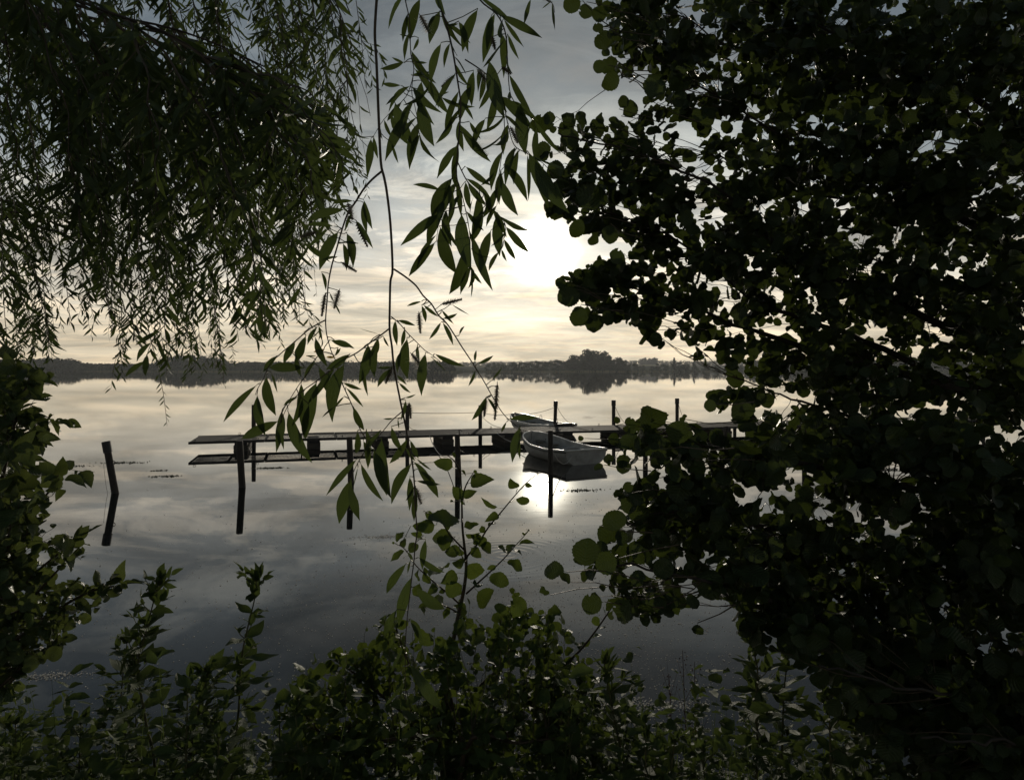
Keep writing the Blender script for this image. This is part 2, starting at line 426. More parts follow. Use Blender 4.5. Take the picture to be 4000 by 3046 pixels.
def bank_fn(x, y):
    e = 4.1 + 0.35 * math.sin(x * 0.7) + 0.25 * math.sin(x * 1.9 + 1)
    t = min(max((y - 0.6) / (e - 0.6), 0), 1.6)
    z = 1.38 - 1.38 * (t * t * (3 - 2 * t) if t < 1 else 1 + (t - 1) * 1.2)
    return (x, y, z + 0.05 * math.sin(x * 2.3 + y * 1.7) * (1 if y < 3.5 else 0.3) - 0.02)
bx = [-60, -30, -15] + [-9 + i * 0.3 for i in range(61)] + [15, 30, 60]
by = [-40, -20, -8, -3] + [-1 + i * 0.22 for i in range(34)]
tag(obj('ground', grid_mesh('ground', bx, by, bank_fn, M_BANK)), 'dark sloping earth bank under the plants', 'ground', kind='structure')

PX = [-3000, 0, 59, 147, 265, 330, 530, 590, 660, 707, 766, 854, 896, 1002, 1178, 1777, 1954, 2130, 2443, 2543, 2678, 3000, 3500, 4000, 7000]
PY = [1395, 1404, 1407, 1401, 1401, 1418, 1421, 1418, 1395, 1386, 1389, 1398, 1413, 1416, 1413, 1414, 1411, 1411, 1408, 1406, 1411, 1408, 1400, 1390, 1392]
def topq(qx): return float(np.interp(qx, PX, PY))
def shore(u):
    q = CX + u * F
    return 640 + 60 * math.sin(u * 5 + 0.5) * (abs(u) > 0.3) + float(np.interp(q, [300, 1000, 1500, 1640, 1690, 1780, 1840, 1900, 2200, 2500, 2650, 3300], [90, 60, 40, -30, -90, -90, 80, 10, -20, 10, 60, 0]))
def far_fn(u, s):
    y = shore(u) + s; q = CX + u * F
    top = max((YH - topq(q)) / F * 1300 - 6, 3)
    t = min(max((s - 40) / 700, 0), 1)
    z = -0.6 + min(s, 12) / 12 * 1.3 + t * t * (3 - 2 * t) * top + 0.5 * math.sin(u * 60) * t
    return (u * y, y, z)
tag(obj('far_shore', grid_mesh('far_shore', [-1.7 + i * 0.02 for i in range(171)], [0, 4, 12, 30, 60, 110, 180, 260, 340, 430, 520, 620, 740, 900, 1200, 1500], far_fn, M_FAR)),
    'low dark meadow land along the far lake shore', 'terrain', kind='structure')
# pale stubble field on the far slope
ff = lambda u, s: (lambda p: (p[0], p[1], p[2] + 0.6))(far_fn(u, s))
for nm, u0, u1, lab in (('field', 0.155, 0.27, 'pale field strip on the far slope right of the wooded island'), ('field', -0.09, 0.02, 'pale field strip on the far slope behind the grove')):
    tag(obj(nm, grid_mesh('field', [u0 + (u1 - u0) * i / 12 for i in range(13)], [430, 500, 560, 610], ff, M_FIELD)), lab, 'field', kind='structure')

def crown_mesh(name, seed, lobes, conif=False, wide=0.45, base=0.05, quads=60, m=None):
    r = random.Random(seed); b = MB()
    cs = []
    for i in range(lobes):
        if conif:
            h = base + (1 - base) * (i + 0.3) / lobes; rr = wide * (1 - h) * 0.9 + 0.02; a = r.uniform(0, 6.28)
            cs.append((Vector((math.cos(a) * rr * 0.5, math.sin(a) * rr * 0.5, h)), rr * 0.8 + 0.015))
        else:
            h = r.uniform(base + 0.08, 0.86); sp = wide * math.sqrt(max(0.05, 1 - ((h - 0.45) / 0.55) ** 2)) * 0.75
            a = r.uniform(0, 6.28); q = r.uniform(0.2, 1) * sp
            cs.append((Vector((math.cos(a) * q, math.sin(a) * q, h)), r.uniform(0.14, 0.22)))
    for c, rad in cs:
        for _ in range(quads):
            d = Vector((r.gauss(0, 1), r.gauss(0, 1), r.gauss(0, 1))).normalized()
            p = c + Vector((d.x, d.y, d.z * 0.85)) * rad * r.uniform(0.6, 1.1)
            s = r.uniform(0.03, 0.07) * (0.7 if conif else 1)
            t = d.orthogonal().normalized(); q = d.cross(t)
            t2 = (t + Vector((r.gauss(0, .5), r.gauss(0, .5), r.gauss(0, .5)))).normalized()
            b.add([p - t2 * s, p + q * s * 0.8, p + t2 * s, p - q * s * 0.8 + d * s * 0.4], [(0, 1, 2, 3)])
    return b.mesh(name, m or M_FARLEAF)
TRUNK = MB().tube([(0, 0, -0.06), (0.01, 0, 0.2), (0, 0.01, 0.45), (0.0, 0, 0.7)], [0.03, 0.024, 0.018, 0.008], 6).mesh('trunk', M_BARK)
CR = [crown_mesh('crown', 11 + i, 20, wide=0.46 + 0.05 * (i % 3)) for i in range(4)]
CRS = [crown_mesh('crown', 31 + i, 12, wide=0.75, base=0.0) for i in range(2)]
CRC = crown_mesh('crown', 51, 16, True, 0.30, 0.06, 26, M_CONIFER)
def far_tree(q, d, h, name, label, me, group, sx=1.0):
    p = at(q, YH, d); s = d - shore((q - CX) / F); zz = max(far_fn((q - CX) / F, max(s, 0))[2], 0.2) - 0.2
    o = thing(name, label, 'tree', (p.x, p.y, zz), random.uniform(0, 6.28), group); o.scale = (h * sx, h * sx, h)
    obj('trunk', TRUNK, o, False); obj('crown', me, o, False)
SPOTS = ['leftmost', 'second from left', 'third from left', 'fourth from left', 'fifth from left', 'sixth from left', 'seventh from left', 'eighth from left', 'ninth from left',
         'tenth from left', 'eleventh from left', 'twelfth from left', 'thirteenth from left', 'fourteenth from left', 'fifteenth from left', 'sixteenth from left']
# wooded island clump in the middle of the far shore: heights follow its dome
ISL = [(2222, 13), (2240, 15), (2262, 16.5), (2282, 18), (2302, 19.5), (2322, 21), (2340, 20), (2362, 18.5), (2378, 16), (2398, 13.5), (2418, 13), (2436, 11.5), (2456, 9)]
for i, (q, h) in enumerate(ISL):
    far_tree(q, 645 + (i * 7) % 13, h * (0.84 + 0.11 * (i * 5 % 3)), 'island_tree', f'dark leafy tree of the domed grove across the lake, {SPOTS[i]}', CR[i % 4], 'trees of the domed grove')
for i in range(16):
    q = 1905 + i * 20.5
    far_tree(q, 662 + (i * 5) % 11, 6.4 + 0.27 * i + (i * 3 % 4) * 0.6, 'shore_bush', f'low rounded bush of the thicket left of the domed grove, {SPOTS[i]}', CRS[i % 2], 'bushes of the shore thicket', 1.05)
for i, q in enumerate((1682, 1700, 1722, 1744, 1764)):
    far_tree(q, 556 + i % 3 * 4, (8.5, 9.5, 8.8, 9, 8)[i], 'point_tree', f'dark tree on the low point behind the hanging willow twig, {SPOTS[i]}', CR[(i + 1) % 4], 'trees on the low point', 1.3)
for i, (q, h) in enumerate(((2482, 8), (2510, 6), (2548, 5), (2572, 8), (2600, 7), (2650, 10), (2680, 8), (2720, 6), (2760, 8), (2800, 7), (2850, 9), (2890, 7))):
    far_tree(q, 690 + i % 3 * 6, h, 'shore_tree', f'small tree on the far shore right of the domed grove, {SPOTS[i]}', CRS[i % 2] if i % 2 else CR[i % 4], 'trees right of the domed grove', 1.25)
far_tree(2634, 680, 14, 'spruce_tree', 'pointed dark spruce right of the domed grove', CRC, 'far spruces')
far_tree(2712, 690, 12, 'spruce_tree', 'shorter pointed spruce close to the alder leaves', CRC, 'far spruces')
for i, q in enumerate((2508, 2522, 2536, 2550, 2562)):
    far_tree(q, 1330, 13 + (i % 2) * 1.5, 'hill_tree', f'tree of the small row on the far hilltop, {SPOTS[i]}', CR[i % 4], 'hilltop tree row', 1.0)

def far_wood(name, label, q0, q1, d, n, hh, seed):
    r = random.Random(seed); b = MB()
    for i in range(n):
        q = q0 + (q1 - q0) * (i + r.random()) / n; dd = d * r.uniform(0.97, 1.06)
        top = (YH - topq(q)) / F * dd + EYE + r.uniform(-1.5, 1.0)
        h = r.uniform(0.8, 1.25) * hh; zc = top - h * 0.5
        for lvl in range(3 if d < 900 else 2):
            c = at(q, YH, dd - lvl * 22); c.z = max(zc - lvl * h * 0.75, 2.0)
            for _ in range(46):
                v = Vector((r.gauss(0, 1), r.gauss(0, 1), r.gauss(0, 1))).normalized()
                p = c + Vector((v.x * h * 0.62, v.y * h * 0.6, v.z * h * 0.52)) * r.uniform(0.65, 1.05); s = r.uniform(0.7, 1.6) * h / 9
                t = v.orthogonal().normalized(); k = v.cross(t)
                b.add([p - t * s, p + k * s, p + t * s, p - k * s + v * s * .5], [(0, 1, 2, 3)])
    tag(obj(name, b.mesh(name, M_FARLEAF)), label, 'wood', kind='stuff')
far_wood('far_wood', 'dense wood covering the hills on the far left shore', -300, 1010, 760, 190, 10, 1)
far_wood('far_wood', 'thin distant line of trees along the horizon hills', 960, 3000, 1420, 330, 8, 2)
far_wood('far_wood', 'dense wood on the far shore behind the right alder', 2930, 4500, 780, 170, 10, 3)
far_wood('far_wood', 'low wood along the far shore behind the hanging willow', 960, 1660, 720, 110, 8, 4)
rb = MB(); r_ = random.Random(5)
for i in range(2600):
    u = r_.uniform(-0.85, 0.85); y = shore(u) + r_.uniform(1, 9); h = r_.uniform(1.0, 2.2); x = u * y
    rb.add([(x - .5, y, 0), (x + .5, y + .2, 0), (x + r_.uniform(-.5, .5), y, h)], [(0, 1, 2)])
tag(obj('reed_fringe', rb.mesh('reed_fringe', surf('reeds', (0.10, 0.11, 0.05), (0.15, 0.155, 0.07), 0.5, 0.8))), 'thin reed fringe along the far waterline', 'reeds', kind='stuff')

# ------------------------------------------------------------------ jetty
PHI = math.atan(0.30); JX, JY, JW, JZ = -11.46, 24.15, 2.35, 0.41
jet = thing('floating_jetty', 'long low floating jetty with steel grating deck on dark timber floats', 'jetty', (JX, JY, 0), PHI)
PL = 2.55; NP = 15
fr = MB()
for s in (0.03, JW - 0.03): fr.box((PL / 2, s, JZ - 0.045), (PL / 2 - 0.008, 0.03, 0.045))
for s in (0.03, PL / 2, PL - 0.03): fr.box((s, JW / 2, JZ - 0.055), (0.022, JW / 2 - 0.062, 0.03))
FRAME = fr.mesh('deck_frame', M_STEEL)
gr = MB()
nb = 50
for i in range(nb): gr.box((0.05 + (PL - 0.1) * (i + 0.5) / nb, JW / 2, JZ - 0.012), (0.0095, JW / 2 - 0.062, 0.012))
for s in (0.35, 0.8, 1.2, 1.6, 2.0): gr.box((PL / 2, s, JZ - 0.022), (PL / 2 - 0.03, 0.008, 0.008))
GRATE = gr.mesh('grating', M_STEEL)
PLANK = MB().box((0, JW / 2, JZ - 0.014), (0.066, JW / 2 - 0.062, 0.014)).mesh('plank', M_PLANK)
RING = MB().tube([(math.cos(a) * 0.04, 0, JZ + 0.045 + math.sin(a) * 0.04) for a in [i * math.pi / 5 for i in range(11)]], 0.009, 5, False).mesh('mooring_ring', M_STEEL)
fb = MB().box((0, 0, -0.02), (0.21, 0.94, 0.33)); FLO = fb.mesh('float_core', M_DARK)
BRD_S = MB().box((0, 0, 0), (0.016, 0.98, 0.072)).mesh('board', M_BOARD); BRD_F = MB().box((0, 0, 0), (0.225, 0.016, 0.072)).mesh('board', M_BOARD)
for i in range(NP):
    p = obj('deck_panel', FRAME, jet, False); p.location = (i * PL, 0, 0.004 * (i % 2))
    if i < 6: obj('grating', GRATE, p, False, 'stuff')
    else:
        for j in range(17):
            q = obj('plank', PLANK, p, False); q.location = (0.14 + j * 0.1425, 0, random.uniform(-0.002, 0.003))
    for (x, y) in ((0.2, 0.04), (1.5, JW - 0.04), (2.3, 0.04)):
        if (i + int(x * 3)) % 2 == 0:
            q = obj('mooring_ring', RING, jet, False); q.location = (i * PL + x, y, 0); q.rotation_euler = (0, 0, 0.6 * i)
    f = obj('float', FLO, jet, False); f.location = (1.72 + i * PL, 1.15, 0)
    for sx in (-1, 1):
        for lv in range(3):
            q = obj('board', BRD_S, f, False); q.location = (sx * 0.227, 0, -0.20 + lv * 0.165); q.rotation_euler = (0.006 * (lv - 1) * sx, 0, 0)
    for lv in range(3):
        q = obj('board', BRD_F, f, False); q.location = (0, -0.957, -0.20 + lv * 0.165)

# ------------------------------------------------------------------ posts
def post(base, top, r, label, name='mooring_post', cap=False, ring=False, group=None):
    base, top = Vector(base), Vector(top)
    d = (top - base); o = thing(name, label, 'post', base, 0, group)
    pts = [base - d * 0.8, base - d * 0.02, base + d * 0.25, base + d * 0.6, base + d * 0.985, top]
    b = MB().tube(pts, [r * 1.04, r * 1.05, r * 0.98, r * 1.0, r * 0.97, r * 0.9], 14)
    obj('shaft', b.mesh('shaft', M_POST, True), o)
    n = d.normalized()
    if cap:
        c = MB().tube([top - n * 0.26, top - n * 0.255, top + n * 0.0, top + n * 0.015], [r * 1.0, r * 1.22, r * 1.22, r * 1.05], 14)
        obj('cap', c.mesh('cap', M_CAP, False), o)
    if ring:
        c = top - n * 0.5
        obj('rope_ring', MB().tube([c + Vector((r + 0.035 + 0.045 * math.cos(a), -0.05, 0.045 * math.sin(a))) for a in [i * math.pi / 5 for i in range(11)]], 0.008, 5, False).mesh('rope_ring', M_STEEL), o)
    return o
def front_post(qx, qyw, qxt, qyt, rq, label, **k):
    b = onwater(qx, qyw); t = at(qxt, qyt, b.y); return post(b, t, rq / F * b.y, label, **k)
GF, GB = 'mooring posts in front of the jetty', 'mooring posts behind the jetty'
front_post(450, 1926, 414, 1726, 13.5, 'thick leaning post with a sleeve cap, alone in open water at left', cap=True, ring=True, group=GF)
front_post(946, 1903, 935, 1722, 13.0, 'dark upright post before the left end of the jetty', group=GF)
front_post(1371, 1886, 1365, 1706, 11.8, 'dark post before the jetty behind the hanging willow leaves', group=GF)
front_post(1788, 1862, 1786, 1696, 10.5, 'dark post half hidden behind the alder sapling stem', group=GF)
front_post(2151, 1851, 2150, 1681, 10, 'dark post standing in the glare before the white rowboat', group=GF)
front_post(2521, 1838, 2521, 1672, 9.5, 'post behind the alder leaves just right of the white rowboat', group=GF)
front_post(2836, 1822, 2837, 1664, 9.5, 'post behind the alder leaves, second right of the rowboat', group=GF)
front_post(3142, 1806, 3143, 1654, 9.5, 'post behind the right alder, third right of the rowboat', group=GF)
front_post(3438, 1808, 3438, 1650, 9.5, 'post seen through the alder gap at right, weed around it', group=GF)
BP = {}
for i, (q, qt, lab) in enumerate(((991, 1581, 'thin post behind the left end of the jetty'), (1591, 1583, 'thin post behind the jetty, beside the main willow twig'), (1876, 1583, 'thin post behind the jetty, just left of the far boat'),
        (2167, 1567, 'capped post behind the jetty at the stern of the far boat'), (2397, 1564, 'capped post behind the jetty, first right of the far boat'), (2645, 1557, 'capped post behind the jetty, second right of the far boat'),
        (2870, 1547, 'post behind the jetty, third right of the far boat'), (3330, 1545, 'post behind the jetty hidden in the alder leaves'), (3842, 1540, 'post far right behind the jetty, seen between alder twigs'))):
    u = (q - CX) / F; y = (30.72 if q < 1700 or q > 1900 else 30.5) / (1 - 0.3 * u) + (1.6 if 2100 < q < 2200 else 0.0); b = Vector((u * y, y, 0)); t = at(q + (4 if i == 3 else 0), qt, y); BP[q] = (b, t)
    post(b, t, 0.085, lab, cap=(i > 2), group=GB)

# ------------------------------------------------------------------ ropes
def rope(p, q, sag, label, r=0.011, m=None, name='mooring_rope', n=14):
    p, q = Vector(p), Vector(q); pts = []
    for i in range(n + 1):
        t = i / n; v = p.lerp(q, t); v.z -= sag * 4 * t * (1 - t); pts.append(v)
    o = tag(obj(name, MB().tube(pts, r, 5).mesh(name, m or M_ROPED, True)), label, 'rope', 'mooring ropes'); return o
def jp(along, across, z=JZ + 0.03):
    c, s = math.cos(PHI), math.sin(PHI); return Vector((JX + along * c - across * s, JY + along * s + across * c, z))
def alongq(q):   # where the jetty's front edge crosses a picture column
    u = (q - CX) / F; y = 27.59 / (1 - 0.3 * u); return (u * y - JX) / math.cos(PHI)
def bpt(q, f): b, t = BP[q]; return b.lerp(t, f)
rope(bpt(2167, .80) + Vector((.08, 0, 0)), jp(alongq(2330), 2.2), .22, 'slack line from the post at the far boat stern down to the deck')
rope(bpt(2397, .80) + Vector((.08, 0, 0)), jp(alongq(2540), 2.2), .15, 'slack line from the first post right of the far boat down to the deck')
rope(bpt(2645, .80) + Vector((.08, 0, 0)), jp(alongq(2790), 2.2), .18, 'slack line from the second post right of the far boat down to the deck')
rope(bpt(1591, .78), bpt(1876, .78), .04, 'old line strung taut between the two thin posts behind the jetty')
rope(bpt(1591, .45), jp(alongq(1660), 2.25), .1, 'short line from the thin post down to a deck ring')
rope(bpt(1876, .70), jp(alongq(2015), 2.25), .12, 'thin line from the post left of the far boat to the deck')
P4 = at(1789, 1748, 19.6); rope(jp(alongq(1678), 0.02, JZ - .02), onwater(1785, 1849) + Vector((0, .1, .72)), .5, 'pale sagging rope from the deck to the post behind the sapling', .014, M_ROPE)

# ------------------------------------------------------------------ boats
def boat(name, label, stern, bow, beam, dark_stern=False, oarlocks=False):
    stern, bow = Vector((*stern, 0)), Vector((*bow, 0)); ax = bow - stern; L = ax.length
    o = thing(name, label, 'boat', stern, math.atan2(ax.y, ax.x) - math.pi / 2, 'white rowing boats')
    NS = 26; NPp = 12
    def sec(s):
        b = beam / 2 * float(np.interp(s, [0, .15, .35, .55, .7, .8, .88, .94, .98, 1.0], [.84, .94, 1.0, .97, .87, .76, .62, .45, .27, .05]))
        g = float(np.interp(s, [0, .3, .6, .85, 1], [.46, .40, .44, .60, .72])); kz = float(np.interp(s, [0, .7, .88, .96, 1], [-.10, -.14, -.10, .02, .22]))
        return b, g, kz
    def shell(inner):
        V = []; Fc = []
        for i in range(NS):
            s = i / (NS - 1); s = s ** 0.85; b, g, kz = sec(s)
            if inner: b = max(b - .035, .01); kz = kz + .075
            y = (s * (L - (.05 if inner else 0)) if not inner else .04 + s * (L - .10))
            row = []
            for j in range(-NPp, NPp + 1):
                p = abs(j) / NPp; th = p * math.pi / 2
                x = b * math.sin(th) ** 0.72 if p else 0.0; z = kz + (g - kz) * (1 - math.cos(th)) ** 0.92
                if inner: z = max(z, -0.02)
                elif j % 3 == 0 and 0 < abs(j) < NPp: x += 0.010
                V.append((math.copysign(x, j) if j else 0.0, y + (0.02 if not inner and i == 0 else 0), z))
        n = 2 * NPp + 1
        for i in range(NS - 1):
            for j in range(n - 1):
                a = i * n + j; q = (a, a + n, a + n + 1, a + 1); Fc.append(q if inner else q[::-1])
        Fc.append(tuple(range(n)) if inner else tuple(reversed(range(n))))
        return V, Fc
    for inner, nm in ((False, 'hull'), (True, 'inner_hull')):
        V, Fc = shell(inner); me = bpy.data.meshes.new(nm); me.from_pydata(V, [], Fc); me.materials.append(M_GRP)
        me.polygons.foreach_set('use_smooth', [len(f) == 4 for f in Fc]); me.update(); obj(nm, me, o, False)
    rail = []
    for sgn in (-1, 1):
        rr = []
        for i in range(30):
            s = i / 29; b, g, kz = sec(s); rr.append(Vector((sgn * max(b - .012, 0.0), s * L, g)))
        rail.append(rr)
    path = rail[0] + rail[1][::-1][1:]
    obj('gunwale', MB().tube(path, 0.030, 8).mesh('gunwale', M_RAIL, True), o, False)
    b, g, kz = sec(0)
    obj('transom_rail', MB().tube([(-b, 0.01, g), (b, 0.01, g)], 0.03, 8).mesh('transom_rail', M_RAIL, True), o, False)
    rb = [Vector((v.x * 1.02, v.y, v.z - .055)) for v in path]
    obj('rubbing_strip', MB().tube(rb, 0.022, 6).mesh('rubbing_strip', M_DARK if not dark_stern else M_RAIL, True), o, False)
    for s, z, wd in ((.20, .27, .17), (.50, .27, .14), (.80, .33, .20)):
        b, g, kz = sec(s); th = math.acos(max(0.0, 1 - ((z - kz) / (g - kz)) ** (1 / .92))); x = (b - .035) * math.sin(th) ** .72
        obj('thwart', MB().box((0, s * L, z), (x, wd, .018)).mesh('thwart', M_THWART if not dark_stern else M_GRP), o, False)
        if s == .50: obj('thwart_support', MB().box((0, s * L, z / 2 - .01), (.03, .10, z / 2 - .012)).mesh('thwart_support', M_GRP), o, False)
    obj('bow_eye', MB().tube([(0.03 * math.cos(a), L - .10, .70 + .03 + .03 * math.sin(a)) for a in [i * math.pi / 4 for i in range(9)]], .008, 5, False).mesh('bow_eye', M_STEEL), o, False)
    for s in ((.42, .70) if oarlocks else (.42,)):
        for sgn in (-1, 1):
            b, g, kz = sec(s); x = sgn * (b - .01)
            arch = [(x, s * L - .10, g + .02), (x, s * L - .09, g + .14), (x, s * L - .05, g + .17), (x, s * L + .05, g + .17), (x, s * L + .09, g + .14), (x, s * L + .10, g + .02)] if oarlocks else \
                   [(x, s * L - .03, g + .09), (x, s * L - .025, g + .04), (x, s * L, g + .02), (x, s * L + .025, g + .04), (x, s * L + .03, g + .09)]
            obj('grab_rail' if oarlocks else 'oarlock', MB().tube(arch, .011, 6).mesh('grab_rail', M_STEEL, True), o, False)
    if dark_stern:
        b, g, kz = sec(0)
        k = MB().box((0, -.05, g - .10), (b * .72, .035, .13)); k.box((0, -.02, g + .045), (b * .6, .05, .02)); obj('motor_board', k.mesh('motor_board', M_DARK), o, False)
        for sgn in (-1, 1):
            obj('side_bench', MB().box((sgn * .42, L * .40, .24), (.13, L * .22, .02)).mesh('side_bench', M_GRP), o, False)
    else:
        c = MB()
        for i in range(9):
            a0 = random.uniform(0, 6); rr = random.uniform(.10, .20); cx, cy = random.uniform(-.08, .08), L * .80 + random.uniform(-.07, .07)
            c.tube([(cx + rr * math.cos(a0 + t * .6), cy + rr * .8 * math.sin(a0 + t * .6), .365 + .012 * i + .008 * math.sin(t * 2)) for t in range(9)], .011, 5)
        obj('rope_coil', c.mesh('rope_coil', M_ROPED, True), o, False)
        obj('drain_plug', MB().tube([(.32, L * .86, .47), (.33, L * .86, .47)], .022, 8).mesh('drain_plug', M_DARK), o, False)
    return o
boat('rowing_boat', 'white open rowing boat moored in front of the jetty with empty benches', (2.34, 21.4), (0.68, 24.8), 1.80)
boat('rowing_boat', 'white boat with grab rails moored behind the jetty, dark motor board at stern', (2.35, 31.0), (0.12, 35.0), 1.75, True, True)
rope(jp(alongq(1942), 0.02, JZ), Vector((1.0, 24.0, .58)), .30, 'pale rope from the deck edge to the bow of the near rowing boat', .014, M_ROPE)
rope(onwater(2151, 1851) + Vector((.07, 0, .62)), Vector((1.90, 21.25, .34)), .32, 'pale slack rope from the glare post to the rowing boat stern', .012, M_ROPE)
rope(bpt(2167, .80), Vector((0.85, 34.4, .72)), .05, 'taut line from the capped post to the far boat bow')
rope(bpt(1876, .78), Vector((0.2, 35.0, .74)), .12, 'thin line from the thin post to the far boat bow')
lp = onwater(450, 1926); rope(lp + Vector((-.27, -.02, .72)), lp + Vector((-.12, -.1, .0)), .10, 'thin loose cord hanging from the leaning post into the water', .004)

# ------------------------------------------------------------------ floating things
def weed(qx, qy, wq, n, label, m=None):
    c = onwater(qx, qy); b = MB(); wx = wq / F * c.y
    for i in range(n):
        t = random.gauss(0, .38); x = c.x + t * wx; y = c.y + random.gauss(0, .11) * wx + t * wx * 0.12; a = random.uniform(0, 6.3); s = random.uniform(.012, .045) * (.42 if m else 1); h = random.uniform(.004, .028) * (.4 if m else 1)
        d = Vector((math.cos(a), math.sin(a), 0)); e = Vector((-d.y, d.x, 0)); p = Vector((x, y, .003))
        b.add([p - d * s, p + e * s * .4, p + d * s, p - e * s * .4 + Vector((0, 0, h * .5)), p + Vector((0, 0, h))], [(0, 1, 4), (1, 2, 4), (2, 3, 4), (3, 0, 4)])
    tag(obj('floating_weed', b.mesh('floating_weed', m or M_WEED)), label, 'water weed', 'patches of floating weed', kind='stuff')
weed(1055, 1828, 75, 130, 'brown weed patch below the left part of the jetty')
weed(650, 1860, 80, 110, 'weed patch in open water between the two left posts')
weed(480, 1807, 130, 150, 'long weed streak behind the leaning post')
weed(250, 1822, 140, 120, 'weed streak beside the left shrub leaves')
weed(625, 1838, 40, 40, 'tiny weed patch above the larger one between the left posts')
weed(1490, 2097, 130, 300, 'pale patch of seed fluff and bits floating below the willow twig', M_FLUFF)
weed(2270, 1915, 110, 110, 'brown weed streak right of the glare post')
weed(3480, 1835, 160, 260, 'weed patch round the post in the alder gap')
weed(190, 2640, 170, 180, 'pale scum streak at the lower left by the grass', M_FLUFF)
weed(2300, 2750, 260, 420, 'glittering scum streak at the bottom beyond the shrub', M_FLUFF)
weed(2620, 2755, 200, 240, 'second scum streak at the bottom right of the first', M_FLUFF)
fl = MB(); r_ = random.Random(9)
for i in range(15000):
    qy = 1900 + 1146 * r_.random() ** 1.1; qx = r_.uniform(-50, 3900)
    dens = math.exp(-((qx - 2150) / 900) ** 2) * .85 + .15
    if r_.random() > dens * (0.15 if qy < 2050 else .5 if qy < 2250 else 1): continue
    p = onwater(qx, qy); s = r_.uniform(.0024, .007) * (1 + p.y * .06) * (1.6 if r_.random() < .06 else 1)
    a = r_.uniform(0, 6.3); d = Vector((math.cos(a), math.sin(a), 0)) * s; e = Vector((-d.y, d.x, 0)); p.z = .002
    fl.add([p - d, p + e, p + d, p - e, p + Vector((0, 0, s * .8))], [(0, 1, 4), (1, 2, 4), (2, 3, 4), (3, 0, 4)])
tag(obj('seed_fluff', fl.mesh('seed_fluff', M_FLUFF)), 'tiny pale willow seed fluff scattered over the near water', 'seed fluff', kind='stuff')
hz = MB().box((0, 1130, 30), (4200, 1200, 42)).mesh('haze', bpy.data.materials.new('evening_haze'))
hm = hz.materials[0]; hm.use_nodes = True; hk = NT(hm.node_tree); hk.n.clear(); ho = hk.add('ShaderNodeOutputMaterial'); hv = hk.add('ShaderNodeVolumePrincipled')
hv.inputs['Color'].default_value = (0.86, 0.89, 0.93, 1); hv.inputs['Density'].default_value = 0.00017; hv.inputs['Anisotropy'].default_value = 0.35; hk.l.new(hv.outputs[0], ho.inputs['Volume'])
tag(obj('haze', hz), 'thin evening haze over the lake', 'haze', kind='stuff')
#PLANTS
# ------------------------------------------------------------------ plants
ZM = {'4': (1100, 0, 1.2), '5': (1000, 600, 1.8383), '6': (800, 1200, 1.697), '7': (1300, 1650, 1.976), '8': (2000, 0, 1.103), 'c': (800, 2200, 1.9855),
      'd': (1800, 2200, 1.838), 'b': (0, 2200, 1.986), 'r': (2200, 1550, 2.24), 'q': (0, 0, 1.0), 'p': (0, 0, 1 / P2Q)}
def zq(z, x, y):
    a, b, s = ZM[z]; return a + x / s, b + y / s
CAMV = Vector((0, 0, EYE))
def face_normal(p, d, tilt=0.6):
    n = (CAMV - p).normalized() + rv() * tilt; return n
def leaf_bt(z, bx, by, tx, ty, d, k='willow', w=1.0, tilt=0.5, dd=0.35):
    """leaf from base to tip as seen, base d metres out, tip a little nearer or farther"""
    q0, q1 = zq(z, bx, by), zq(z, tx, ty); b = at(*q0, d); L0 = math.hypot(q1[0] - q0[0], q1[1] - q0[1]) / F * d
    t = at(*q1, d + random.uniform(-dd, dd) * L0); v = t - b
    return Leaf(b, v, face_normal(b, v, tilt), v.length, w, k)
def stem(z, pts, d0, d1=None, ext=None):
    d1 = d0 if d1 is None else d1; n = len(pts)
    out = [at(*zq(z, *p), d0 + (d1 - d0) * i / max(1, n - 1)) for i, p in enumerate(pts)]
    return out
def taper2(n, a, b): return [b + (a - b) * (1 - i / max(1, n - 1)) ** 2.2 for i in range(n)]
def taper(n, a, b): return [a + (b - a) * i / max(1, n - 1) for i in range(n)]

# ---- catkins
def catkin_mesh(seed, fluffy):
    r = random.Random(seed); b = MB()
    for i in range(60):
        t = i / 59; a = i * 2.4; ra = .085 * math.sin(math.pi * min(t + .12, .98)) + .02
        p = Vector((0, t, 0)); d = Vector((math.cos(a), .35, math.sin(a))).normalized(); q = d.orthogonal().normalized(); s = d.cross(q); e = p + d * (ra + .05); w = .035
        b.add([p + q * w, p + s * w, p - q * w, p - s * w, e], [(0, 1, 4), (1, 2, 4), (2, 3, 4), (3, 0, 4)])
    b.tube([(0, -.12, 0), (0, .5, 0), (0, 1, 0)], [.014, .018, .008], 5)
    me = b.mesh('catkin', M_CATKIN); fm = None
    if fluffy:
        f = MB()
        for i in range(240):
            t = r.uniform(.15, 1.0); p = Vector((0, t, 0)); d = Vector((r.gauss(0, 1), r.gauss(0, .7), r.gauss(0, 1))).normalized(); l = r.uniform(.15, .42); q = d.orthogonal().normalized() * .0035
            m1 = p + d * l * .5 + Vector((r.gauss(0, .03), r.gauss(0, .03), r.gauss(0, .03)))
            f.add([p - q, p + q, m1 + q, m1 - q, p + d * l + Vector((0, -.05, 0))], [(0, 1, 2, 3), (3, 2, 4)])
        fm = f.mesh('fluff', M_FLUFF)
    return me, fm
STALK, AXIS = {}, {}
CATK = [catkin_mesh(i, i % 2 == 1) for i in range(4)]
